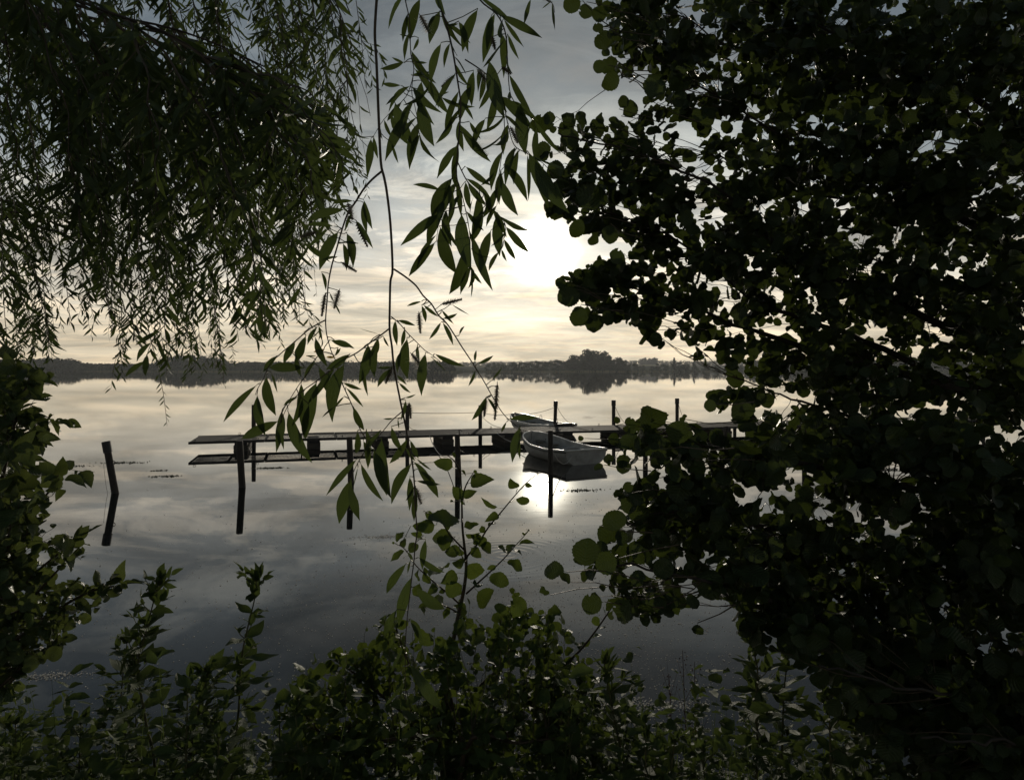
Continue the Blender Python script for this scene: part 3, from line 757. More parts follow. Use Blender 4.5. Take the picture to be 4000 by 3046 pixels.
def catkin(z, x0, y0, x1, y1, d, parent, fluffy=False):
    a, b = at(*zq(z, x0, y0), d), at(*zq(z, x1, y1), d + random.uniform(-.01, .01)); v = b - a; L = v.length
    me, fm = CATK[random.choice((1, 3) if fluffy else (0, 2))]
    M = Matrix.Translation(a) @ v.to_track_quat('Y', 'Z').to_matrix().to_4x4() @ Matrix.Diagonal((.062, L * .85, .062, 1))
    o = obj('catkin', me, parent, False); o.matrix_basis = M
    if fm: obj('seed_fluff', fm, o, False)
    STALK.setdefault(parent.name, []).append(a)

# ================================================================== willow
WROOT = Vector((-4.6, 3.2, 0.25))
willow = thing('willow_tree', 'weeping willow with long narrow leaves hanging in from the upper left', 'tree', WROOT)
tr = [WROOT + Vector(p) for p in ((0, 0, -.3), (0, 0, .8), (.1, .0, 2.0), (.3, -.1, 3.4), (.5, -.3, 4.8), (.6, -.5, 6.5), (.4, -.6, 8.5))]
obj('trunk', MB().tube(curve(tr, 3), taper(19, .30, .12), 10).mesh('trunk', M_BARK, True), willow)
WL = [[(-900, 300, 4.2), (-500, -200, 4.0), (25, 8, 3.6), (233, 133, 3.5), (416, 200, 3.4), (625, 266, 3.2), (900, 380, 3.0), (1120, 500, 2.9), (1230, 640, 2.9)],
      [(-900, 350, 4.4), (-300, 0, 4.2), (0, 155, 4.2), (125, 250, 4.0), (330, 330, 3.8), (460, 370, 3.7), (600, 460, 3.6), (740, 560, 3.5), (860, 690, 3.5)],
      [(-900, 500, 5.0), (-300, 350, 4.9), (100, 480, 4.8), (330, 610, 4.6), (480, 690, 4.5), (600, 800, 4.5)],
      [(-900, -300, 3.8), (-300, -500, 3.2), (400, -330, 3.0), (900, -260, 2.8), (1150, -210, 2.7), (1290, -110, 2.8), (1370, 60, 2.9)],
      [(-900, 100, 5.8), (-400, -100, 5.5), (300, 60, 5.5), (800, 170, 5.3), (1100, 300, 5.2), (1280, 470, 5.2), (1330, 640, 5.2)],
      [(-900, 600, 5.8), (-400, 500, 5.5), (0, 620, 5.5), (250, 760, 5.5), (380, 900, 5.5)],
      [(-900, -300, 4.8), (-200, -450, 4.6), (500, -260, 4.5), (900, -190, 4.4), (1180, -120, 4.4), (1350, 60, 4.5)],
      [(-900, -100, 3.2), (-100, -200, 2.7), (300, 20, 2.5), (700, 120, 2.4), (1000, 250, 2.4), (1180, 420, 2.4)],
      [(-900, -200, 2.8), (-200, -250, 2.2), (300, 0, 2.0), (650, 130, 1.9), (900, 300, 1.9), (1080, 480, 1.9)],
      [(-900, 700, 4.0), (-500, 650, 3.8), (-200, 720, 3.6), (0, 800, 3.5), (110, 900, 3.5)]]
LIMBW = []
for i, pts in enumerate(WL):
    c = curve([tr[3 + i % 3].lerp(tr[4], .3)] + [at(*p) for p in pts], 4); n = len(c)
    obj('limb', MB().tube(c, taper2(n, (.04, .035, .035, .03, .04, .035, .03, .018, .014, .02)[i], .0022), 7).mesh('limb', M_BARK, True), willow); LIMBW.append(c[int(n * .3):])
over = curve([tr[4], Vector((-3.0, 2.2, 5.6)), Vector((-1.6, 1.7, 5.4)), at(1420, -900, 1.55), at(1470, -250, 1.5), at(1472, 0, 1.5)], 4)
obj('limb', MB().tube(over, taper(len(over), .03, .0036), 7).mesh('limb', M_BARK, True), willow)

WENV_X = [-60, 0, 60, 120, 160, 200, 240, 270, 300, 340, 400, 440, 480, 520, 560, 600, 640, 680, 700, 730, 770, 800]
WENV_Y = [800, 790, 770, 730, 610, 570, 690, 785, 720, 800, 740, 770, 800, 720, 705, 695, 690, 640, 560, 470, 390, 300]
WPOLY = [(-60, -60), (742, -60), (752, 60), (786, 130), (772, 190), (752, 245), (768, 310), (776, 375), (742, 430), (700, 455), (698, 540), (672, 620)] + [(650, 720)] + [(x, y + 45) for x, y in zip(WENV_X[15::-1], WENV_Y[15::-1])]
wl, wtw = [], MB()
def willow_leaves(path, sp, L, out, acc=None, jit=14):
    acc_len = 0; side = 1; n = len(path)
    for i in range(1, n):
        a, b = path[i - 1], path[i]; seg = (b - a).length; acc_len += seg
        while acc_len > sp:
            acc_len -= sp; p = b - (b - a).normalized() * acc_len; t = (b - a).normalized()
            side = -side; az = random.uniform(0, 6.28); h = Vector((math.cos(az), math.sin(az), 0)) * .55
            d = t * .6 + h * 1.35 + Vector((0, 0, -.25)); ll = L * random.uniform(.62, 1.12) * (1 - .35 * (i / n) ** 3)
            c = p + d.normalized() * ll * .5
            if c.y > .3 and acc is not None:
                x, y = proj(c)
                if not inside(acc, x / P2Q + random.gauss(0, jit) * .6, y / P2Q + random.gauss(0, jit) * .6): continue
            out.append(Leaf(p, d, face_normal(p, d, 1.1), ll, random.uniform(.6, .95), 'willow'))
def strand(li, f, L, endP=None):
    lm = LIMBW[li]; k = min(int(f * (len(lm) - 1)), len(lm) - 2); s = lm[k].copy(); sx, sy = proj(s); sxp = sx / P2Q
    ex = sxp + random.uniform(30, 230) * (3.5 / s.y); env = float(np.interp(ex, WENV_X, WENV_Y)) * random.choice((1, random.uniform(.3, 1), random.uniform(.4, .95), random.uniform(.6, .9)))
    ey = max(env, sy / P2Q + 40)
    if ex > 800: return
    dd = s.y + random.uniform(-.35, .35); e = at(ex * P2Q, ey * P2Q, dd); m = at((sxp + (ex - sxp) * .75) * P2Q, (sy / P2Q + (ey - sy / P2Q) * .28) * P2Q, (s.y + dd) / 2)
    n = 14; path = []
    for j in range(n + 1):
        t = j / n; path.append(s * (1 - t) ** 2 + m * 2 * t * (1 - t) + e * t * t + Vector((math.sin(j * 1.3 + ex), math.cos(j * 1.7), 0)) * .008)
    wtw.tube(path, taper(n + 1, .0042, .0012), 4, False)
    willow_leaves(path, .028, L, wl, WPOLY, 38)
    for _ in range(int((e - s).length * 3.2)):
        j = random.randrange(2, n); a = path[j]; az = random.uniform(0, 6.28); ln = random.uniform(.14, .36)
        d = Vector((math.cos(az) * .6, math.sin(az) * .6, -.35)); pp = [a]
        for q in range(5): d = (d + Vector((0, 0, -.28))).normalized(); pp.append(pp[-1] + d * ln / 5)
        x, y = proj(pp[-1])
        if not inside(WPOLY, x / P2Q + random.gauss(0, 30), y / P2Q + random.gauss(0, 25)): continue
        wtw.tube(pp, taper(6, .002, .0008), 3, False); willow_leaves(pp, .024, L * .92, wl)
for li, cnt, L in ((0, 30, .095), (1, 30, .095), (2, 30, .09), (3, 38, .10), (4, 36, .09), (5, 26, .09), (6, 38, .095), (7, 26, .12), (8, 20, .12), (9, 18, .10)):
    for i in range(cnt): strand(li, (i + random.random()) / cnt, L)
for x, ye in ((12, 790), (38, 760), (75, 770), (105, 750), (150, 700), (212, 640), (262, 780), (305, 705), (335, 730), (395, 740), (432, 768), (476, 800), (528, 715), (575, 702), (610, 690), (646, 692), (690, 540), (726, 470), (770, 395), (786, 180)):
    d = random.uniform(3.4, 5.4); x0 = x - random.uniform(25, 70); pp = curve(stem('p', [(x0, ye - 260), (x0 + (x - x0) * .5, ye - 150), (x - 4, ye - 60), (x, ye)], d), 5); wtw.tube(pp, taper(len(pp), .003, .001), 4, False); willow_leaves(pp, .026, .085, wl)
    for k in range(4):
        a = pp[random.randrange(4, len(pp) - 2)]; az = random.uniform(0, 6.28); q = [a, a + Vector((math.cos(az) * .07, math.sin(az) * .07, -.03)), a + Vector((math.cos(az) * .11, math.sin(az) * .11, -.11)), a + Vector((math.cos(az) * .13, math.sin(az) * .13, -.21))]
        wtw.tube(q, taper(4, .0018, .0008), 3, False); willow_leaves(curve(q, 3), .024, .075, wl)
# the two thin strands that hang lowest over the lake
for z, pts, d in (('p', [(300, 560), (318, 700), (338, 780), (352, 850), (360, 918)], 4.6), ('p', [(455, 600), (470, 720), (480, 780), (482, 830)], 5.0), ('p', [(258, 560), (262, 690), (268, 788)], 4.4)):
    pp = curve(stem(z, pts, d), 5); wtw.tube(pp, taper(len(pp), .004, .0012), 4, False); willow_leaves(pp, .030, .07, wl)
obj('twigs', wtw.mesh('twigs', M_TWIG), willow, kind='stuff')

# near hanging branches, leaf by leaf
WB = {}
def wbranch(key, z, pts, d0, d1, r0, r1, sub=4):
    c = curve(stem(z, pts, d0, d1), sub); o = obj('hanging_branch', MB().tube(c, taper(len(c), r0 * .56, r1 * .62), 6).mesh('hanging_branch', M_TWIG, True), willow); WB[key] = (o, d0, d1); AXIS[o.name] = c
main = [zq('4', *p) for p in ((447, -20), (437, 150), (445, 300), (455, 550), (465, 760), (480, 830), (493, 900), (510, 1050), (520, 1260), (510, 1320), (507, 1440))] + \
       [zq('6', *p) for p in ((1225, 150), (1240, 260), (1250, 370), (1262, 450), (1280, 540), (1300, 640), (1325, 760), (1350, 900), (1375, 1030), (1388, 1150), (1395, 1300), (1402, 1420))] + \
       [zq('7', *p) for p in ((650, 850), (635, 960), (625, 1080), (610, 1190), (595, 1330), (580, 1450))] + [zq('c', *p) for p in ((1560, 540), (1555, 700), (1555, 900), (1560, 1080))]
wbranch('M', 'q', main, 1.5, 1.42, .0062, .0012)
wbranch('L1', '5', [(900, 130), (830, 190), (770, 260), (720, 340), (660, 430), (620, 540), (580, 680), (545, 800), (520, 930), (510, 1060), (500, 1190), (505, 1280), (520, 1350), (545, 1430), (570, 1480)], 1.5, 1.44, .0045, .0016)
wbranch('L1a', '6', [(800, 85), (700, 140), (600, 225), (500, 310), (430, 380), (390, 470), (350, 540), (335, 580)], 1.46, 1.38, .0026, .001)
wbranch('L1b', '6', [(845, 310), (780, 300), (720, 360), (680, 440), (620, 520), (570, 600), (520, 680), (500, 760)], 1.46, 1.36, .0022, .001)
wbranch('L2', '6', [(1225, 140), (1160, 190), (1090, 240), (1010, 300), (920, 350), (830, 420), (740, 490), (640, 560), (560, 640), (510, 740), (490, 790)], 1.49, 1.34, .0032, .001)
wbranch('L3', '6', [(880, 400), (905, 490), (940, 570), (980, 660), (1010, 760), (1040, 830), (1070, 880), (1060, 950), (1020, 1020), (990, 1080), (970, 1130)], 1.44, 1.36, .0024, .001)
wbranch('L4', '6', [(1310, 690), (1240, 750), (1190, 810), (1130, 880), (1080, 950)], 1.46, 1.40, .0024, .001)
r1 = [zq('5', *p) for p in ((990, 830), (1080, 890), (1150, 950), (1200, 1020), (1260, 1080), (1310, 1160), (1370, 1220), (1430, 1310), (1480, 1390), (1540, 1480), (1590, 1560), (1640, 1640))] + \
     [zq('6', *p) for p in ((1900, 580), (1960, 680), (2010, 740), (2070, 790), (2110, 830))]
wbranch('R1', 'q', r1, 1.5, 1.42, .0040, .0012)
wbranch('R2', '5', [(970, 1170), (1030, 1220), (1090, 1290), (1150, 1350), (1210, 1410), (1270, 1450), (1330, 1500)], 1.48, 1.46, .0024, .001)
wbranch('U1', '4', [(570, -120), (580, 0), (600, 100), (605, 250), (620, 330), (595, 430), (560, 480), (480, 560), (430, 640)], 1.62, 1.7, .003, .001)
wbranch('U1b', '4', [(610, 260), (650, 330), (690, 380), (740, 450), (760, 480)], 1.62, 1.6, .002, .0009)
wbranch('U1c', '4', [(620, 330), (610, 430), (625, 500), (640, 580), (645, 630)], 1.64, 1.6, .002, .0009)
wbranch('U2', '4', [(720, -120), (735, 0), (770, 110), (800, 230), (825, 380), (840, 500), (830, 650), (820, 780), (825, 850), (850, 930), (880, 1080), (885, 1200), (890, 1290)], 1.6, 1.5, .005, .001)
wbranch('U2b', '4', [(825, 760), (870, 850), (920, 900), (960, 960), (1020, 1010), (1050, 1060), (1040, 1130)], 1.55, 1.5, .0026, .001)
wbranch('U2c', '4', [(820, 790), (780, 880), (750, 960), (735, 1060), (725, 1130)], 1.55, 1.5, .0022, .001)
wbranch('U3', '4', [(900, -100), (930, 0), (1010, 70), (1050, 160), (1060, 300), (1075, 450), (1140, 520), (1190, 580)], 1.58, 1.55, .0038, .001)
wbranch('U4', '4', [(860, 280), (960, 350), (1030, 450), (1060, 580), (1090, 680), (1150, 720), (1230, 770), (1290, 850)], 1.56, 1.5, .0028, .001)
wbranch('U4b', '4', [(1030, 450), (1045, 600), (1030, 740), (1015, 850), (1010, 960)], 1.54, 1.52, .0022, .001)
wbranch('U5', '4', [(1150, -120), (1170, -20), (1262, 10), (1280, 60)], 1.5, 1.45, .0022, .001)
WLV = {
 'L1a': ('6', 1.42, [(480, 320, 390, 430, 1.2), (600, 230, 520, 375, 1.3), (670, 185, 620, 400, 1.2), (745, 130, 680, 245, 1), (755, 120, 785, 220, .8), (605, 310, 630, 470, .9), (665, 400, 372, 415, 1), (350, 510, 85, 770, .55), (345, 578, 398, 842, 1), (405, 455, 450, 728, 1.15), (440, 430, 476, 562, .5)]),
 'L1b': ('6', 1.42, [(730, 200, 815, 385, 1), (830, 215, 982, 265, .9), (860, 322, 902, 268, 1), (672, 320, 738, 322, .7), (755, 390, 830, 610, 1), (640, 500, 612, 705, .9), (735, 350, 645, 480, .7), (620, 590, 512, 660, .8), (550, 688, 692, 1012, .95), (512, 680, 462, 942, 1), (505, 778, 520, 934, .7), (492, 750, 215, 905, 1.05)]),
 'L2': ('6', 1.40, [(962, 310, 785, 415, 1.15), (925, 368, 828, 735, 1.1), (742, 488, 640, 875, 1.25), (690, 640, 668, 900, .8), (1085, 240, 1035, 502, 1.25), (1152, 200, 1085, 362, 1.2), (1142, 250, 1120, 468, 1.1), (1055, 390, 1078, 597, .5), (1182, 190, 1222, 262, .8), (860, 400, 700, 640, .7), (1160, 180, 1022, 140, .12), (640, 560, 600, 780, .9)]),
 'M': ('6', 1.47, [(1262, 85, 1270, 242, 1), (1240, 400, 1122, 542, .8), (1142, 400, 1242, 395, .8), (1270, 450, 1332, 512, 1), (1285, 500, 1366, 567, .9), (1328, 600, 1392, 580, .8), (1235, 790, 1312, 962, 1), (1280, 740, 1288, 802, .7), (1252, 735, 1183, 740, .8), (1332, 615, 1302, 742, .9), (1345, 870, 1220, 1052, .9), (1360, 880, 1432, 1003, 1.1), (1330, 930, 1405, 1025, .8), (1372, 1030, 1228, 1295, 1), (1382, 1020, 1505, 1160, .8), (1400, 1000, 1502, 1082, .5), (1410, 1070, 1558, 1265, 1.1), (1400, 1150, 1572, 1163, .8), (1360, 1120, 1343, 1335, 1), (1400, 1200, 1402, 1435, .8), (1392, 1180, 1330, 1290, .6)]),
 'M2': ('7', 1.44, [(622, 1080, 568, 1000, .8), (567, 1083, 403, 1355, .95), (612, 1180, 488, 1592, .95), (716, 898, 690, 1132, 1), (632, 1265, 895, 1495, 1.1), (495, 1440, 380, 1672, 1.1), (600, 1510, 692, 1685, 1), (600, 1060, 578, 1165, .8), (660, 1040, 860, 1160, .9), (640, 860, 700, 900, .8)]),
 'M3': ('c', 1.42, [(1590, 430, 1690, 642, .9), (1540, 650, 1440, 855, .6), (1560, 700, 1610, 700, .9), (1588, 780, 1882, 1125, 1), (1542, 930, 1378, 1125, .5), (1562, 1000, 1642, 1155, .5), (1555, 880, 1500, 1060, .6)]),
 'R2': ('6', 1.46, [(1275, 85, 1392, 130, 1), (1325, 140, 1298, 262, 1), (1340, 200, 1343, 484, 1.1), (1410, 250, 1416, 352, 1), (1462, 300, 1448, 562, 1.1), (1300, 290, 1278, 432, 1), (1520, 308, 1714, 388, .7), (1500, 330, 1595, 425, .35)]),
 'R1': ('5', 1.46, [(1190, 1060, 1083, 1102, .8), (1190, 1088, 1216, 1217, 1.1), (1200, 1085, 1312, 1172, .8), (1330, 1120, 1422, 1224, .7), (1340, 1185, 1447, 1148, 1), (1330, 1208, 1243, 1333, .8), (1340, 1210, 1417, 1368, .8), (1460, 1302, 1496, 1228, .9), (1400, 1080, 1532, 1158, .3)]),
 'R1b': ('6', 1.43, [(1790, 362, 1801, 286, 1.1), (1808, 375, 1922, 318, .85), (1795, 418, 1750, 524, .8), (1905, 482, 1967, 398, .6), (1866, 592, 1770, 760, .9), (1873, 600, 1927, 682, .9), (2008, 740, 2206, 736, .8), (2000, 758, 1968, 842, .9), (2092, 788, 2040, 1026, 1.15), (2086, 860, 2092, 1012, .6)]),
 'L1': ('5', 1.47, [(735, 300, 688, 212, 1.1), (700, 340, 543, 360, .8), (642, 398, 336, 492, .9), (562, 522, 338, 508, .7), (512, 530, 378, 672, .7), (772, 330, 842, 525, .9), (768, 350, 792, 565, .9), (720, 480, 838, 642, .8), (652, 568, 698, 785, 1.2), (732, 645, 618, 638, .9), (625, 640, 657, 824, 1), (592, 555, 468, 835, 1.2), (582, 740, 473, 760, .8), (470, 850, 508, 968, .9), (530, 1000, 562, 1062, .8), (570, 1080, 607, 1148, .8), (562, 1338, 698, 1392, .9), (590, 1392, 568, 1452, 1.1), (690, 420, 640, 560, .7)]),
 'L3': ('6', 1.40, [(915, 500, 1042, 546, .8), (935, 530, 1047, 664, .6), (925, 590, 863, 668, .7), (862, 658, 776, 727, .5), (985, 658, 1055, 832, 1.1), (1072, 808, 1082, 1012, .8), (1012, 820, 998, 1003, 1), (1170, 868, 1217, 1245, 1.1), (1120, 938, 1194, 1266, 1.15), (1168, 815, 1055, 965, .8), (1012, 1000, 808, 1245, .6), (1030, 1030, 1175, 1285, .7), (1050, 880, 1095, 1065, 1), (972, 1130, 888, 1425, 1.15), (955, 1168, 1046, 1394, 1.15), (1015, 1060, 988, 1185, .3)]),
 'U3': ('4', 1.56, [(1020, 70, 1208, 182, .8), (1040, 90, 1132, 205, .6), (1060, 160, 1112, 272, .6), (985, 70, 935, 272, 1.1), (1030, 150, 1037, 332, .9), (1068, 470, 1192, 562, .8), (1120, 488, 1142, 733, 1.1), (1180, 560, 1312, 722, .5), (1195, 595, 1190, 762, .8), (1000, 60, 960, 210, .8)]),
 'U2': ('4', 1.57, [(920, 40, 850, 245, 1.1), (772, 120, 832, 108, .9), (742, 50, 692, 212, 1.1), (722, 70, 690, 132, .9), (748, 200, 698, 382, 1), (800, 560, 743, 664, 1), (822, 680, 742, 824, 1), (832, 560, 852, 705, 1), (900, 330, 880, 486, 1.2), (890, 400, 838, 562, 1), (880, 570, 932, 652, 1), (830, 100, 868, 220, 1), (815, 300, 870, 400, .8), (790, 200, 760, 310, .8), (840, 480, 900, 560, .8)]),
 'U2d': ('4', 1.52, [(748, 892, 612, 864, .75), (742, 1000, 580, 1140, .95), (802, 828, 688, 1044, 1.15), (765, 928, 685, 1152, 1), (862, 850, 882, 985, 1), (740, 1058, 826, 1295, 1.15), (770, 978, 792, 1155, 1.1), (722, 1132, 598, 1302, .9), (860, 1160, 795, 1402, 1.1), (842, 998, 892, 1255, 1.1), (888, 1240, 845, 1388, .9), (895, 1268, 932, 1326, 1), (894, 1298, 890, 1392, .4), (890, 1098, 992, 1352, .7), (820, 850, 760, 1000, 1)]),
 'U2b': ('4', 1.52, [(920, 915, 905, 1105, 1.15), (942, 978, 888, 1135, 1.1), (990, 978, 1042, 1105, 1), (1012, 998, 1020, 1205, 1.1), (982, 1078, 930, 1255, 1.1), (1048, 1060, 1162, 1188, .9), (1040, 1118, 1103, 1222, .9), (1030, 1168, 1057, 1226, 1), (1020, 1178, 968, 1272, .9), (945, 898, 985, 1012, 1), (860, 780, 985, 872, .9), (930, 872, 1005, 808, .7), (870, 850, 950, 960, .9)]),
 'U4': ('4', 1.53, [(970, 278, 1052, 562, 1.1), (1000, 380, 1055, 524, 1), (1000, 438, 968, 604, 1), (1062, 578, 1040, 722, 1), (1152, 718, 1160, 942, .4), (1152, 708, 1342, 985, .9), (1190, 758, 1232, 962, 1), (1226, 788, 1282, 935, .8), (1110, 698, 1088, 864, .9), (1040, 775, 1162, 925, 1), (1020, 838, 1112, 1014, 1.1), (1030, 798, 1010, 965, .9), (955, 555, 898, 684, 1), (950, 340, 930, 470, .9)]),
 'U1': ('4', 1.64, [(650, -10, 598, 182, 1.1), (592, 170, 553, 165, .9), (642, 178, 620, 232, 1), (575, 296, 516, 268, .9), (625, 290, 683, 292, .9), (610, 350, 697, 338, .8), (578, 290, 455, 332, .8), (562, 402, 455, 385, .8), (572, 430, 488, 494, .8), (655, 378, 656, 542, 1.2), (625, 430, 703, 566, .9), (640, 478, 718, 694, 1.1), (692, 368, 783, 534, .9), (730, 450, 783, 434, .8), (530, 478, 592, 656, 1.2), (600, 528, 496, 724, .9), (480, 560, 512, 645, .9), (642, 568, 603, 774, 1), (648, 628, 610, 745, .9), (420, 648, 388, 805, 1), (430, 638, 452, 745, .9), (358, 640, 412, 652, .3), (515, 668, 547, 768, .6)]),
 'U5': ('4', 1.48, [(1168, -5, 1148, 104, .8), (1262, 8, 1226, 40, .6), (1268, 10, 1286, 138, .5)]),
}
ALIAS = {'M2': 'M', 'M3': 'M', 'R1b': 'R1', 'U2d': 'U2'}
for key, (z, d, ls) in WLV.items():
    par = WB[ALIAS.get(key, key)][0]
    for (a, b, c, e, wf) in ls:
        q = leaf_bt(z, a, b, c, e, d + random.uniform(-.02, .02), 'willow', wf * 1.02, .26); leaf_obj(q, par, M_WILLOW); STALK.setdefault(par.name, []).append(q.b)
for a, b, c, e in ((795, 280, 708, 285), (805, 330, 860, 338)): leaf_obj(leaf_bt('6', a, b, c, e, 1.44, 'willow', 1.3), WB['L1b'][0], M_YELLOW)
for z, x0, y0, x1, y1, par, fl_ in (('5', 660, 360, 700, 490, 'L1', True), ('5', 725, 500, 812, 695, 'L1', False), ('5', 430, 565, 300, 605, 'L1', False), ('5', 680, 650, 690, 782, 'L1', True), ('5', 620, 785, 738, 858, 'L1', False),
        ('5', 598, 985, 555, 1132, 'L1', True), ('5', 495, 1015, 468, 1192, 'L1', False), ('5', 1340, 1080, 1502, 1040, 'R1', False), ('5', 1170, 1150, 1182, 1312, 'R1', False), ('6', 1370, 310, 1470, 430, 'R2', True),
        ('6', 1240, 400, 1193, 522, 'M', False), ('6', 1938, 520, 1920, 782, 'R1', False), ('6', 1862, 610, 1850, 742, 'R1', False), ('6', 1355, 640, 1366, 752, 'M', False), ('6', 1400, 1200, 1440, 1320, 'M', True), ('4', 808, 358, 740, 416, 'U2', False),
        ('4', 890, 660, 975, 745, 'U2', True), ('4', 1075, 600, 1112, 682, 'U4', True), ('4', 985, 175, 1003, 242, 'U3', False), ('4', 1035, 318, 1082, 352, 'U4', False), ('4', 650, 75, 702, 172, 'U2', True), ('4', 920, 330, 975, 400, 'U4', True)):
    catkin(z, x0, y0, x1, y1, WB[par][1] - .02, WB[par][0], fl_)
def stalks(o, pts, axes, r=.001, far=.14):
    b = MB(); P = [p for a in axes for p in a]
    for s in pts:
        n = min(P, key=lambda p: (p - s).length)
        if .002 < (n - s).length < far: b.tube([n, n.lerp(s, .5) + rv() * .003, s], [r * 1.2, r, r], 4, False)
    if b.v: obj('leaf_stalks', b.mesh('leaf_stalks', M_STEM), o, kind='stuff')
for nm, pts in STALK.items():
    o_ = bpy.data.objects[nm]; stalks(o_, pts, [AXIS[nm]])
for key, (o_, d0, d1) in list(WB.items()):
    if key[0] == 'U' and key != 'U5':
        vs = [v.co.copy() for v in o_.data.vertices]; cc = [sum((vs[i * 6 + j] for j in range(6)), Vector()) / 6 for i in range(len(vs) // 6)]
        willow_leaves([p for p in cc if p.y > .3 and proj(p)[1] > -150], .042, .105, wl)
nbig = sum(len(v[2]) for v in WLV.values())
finish_leaves(willow, wl, M_WILLOW, 80)

# ================================================================== broadleaf crown filler
def crown(poly, ntw, depth, limbs, kind, L, nleaf, twm, leaves, outward, reach=.20, tilt=.95, gaps=(), droop=.25, jit=6, box=None):
    xs = [p[0] for p in poly]; ys = [p[1] for p in poly]; bx = box or (min(xs), max(xs), min(ys), max(ys)); LP = [p for l in limbs for p in l]; LA = np.array([p[:] for p in LP])
    made = 0; tries = 0
    while made < ntw and tries < ntw * 30:
        tries += 1; x, y = random.uniform(bx[0], bx[1]), random.uniform(bx[2], bx[3])
        if not inside(poly, x, y): continue
        g = 1.0
        for (gx, gy, rx, ry, keep) in gaps:
            if ((x - gx) / rx) ** 2 + ((y - gy) / ry) ** 2 < 1: g = keep
        if random.random() > g: continue
        d = depth(x, y); tip = at(x * P2Q, y * P2Q, d); dv = LA - np.array(tip[:]) - np.array(outward[:]) * -.25
        j = int(np.argmin((dv ** 2).sum(1) + np.random.default_rng(tries).random(len(LA)) * .05)); root = LP[j]
        v = root - tip; mid = tip.lerp(root, .5) + Vector((0, 0, random.uniform(-.02, .06) - .06 * v.length)) + rv() * .03
        if v.length > .58 or (y > 885 and proj(root)[1] / P2Q < 850): continue
        n = 8; path = [tip * (1 - t) ** 2 + mid * 2 * t * (1 - t) + root * t * t for t in [i / n for i in range(n + 1)]]
        for i in range(1, n): path[i] = path[i] + rv() * .006
        twm.tube(path, taper(n + 1, .0008, .0012 + .002 * min(v.length, 1)), 4, False); made += 1
        tot = 0; s = 0; i = 0; base = random.uniform(.8, 1.15)
        for q in range(nleaf):
            t = (q + random.random() * .6) / nleaf; dist = t * min(reach, v.length * .9); f = min(dist / max(v.length, .01), 1)
            p = path[0] * (1 - f) ** 2 + mid * 2 * f * (1 - f) + root * f * f
            dr = (path[0] - path[2]).normalized() * .45 + rv() * .85 + Vector((0, 0, -droop)); ll = L * base * random.uniform(.5, 1.25) * (.6 if q == 0 else 1)
            c = p + dr.normalized() * ll * .55
            if c.y < .9: continue
            px, py = proj(c); px /= P2Q; py /= P2Q
            if -10 < px < 2216 and not inside(poly, px + random.gauss(0, jit), py + random.gauss(0, jit)): continue
            ok = True
            for (gx, gy, rx, ry, keep) in gaps:
                if ((px - gx) / rx) ** 2 + ((py - gy) / ry) ** 2 < .8 and random.random() > keep: ok = False
            if ok: leaves.append(Leaf(p, dr, (CAMV - p).normalized() * .55 + Vector((0, 0, .55)) + rv() * tilt, ll, random.uniform(.6, 1.08), kind))

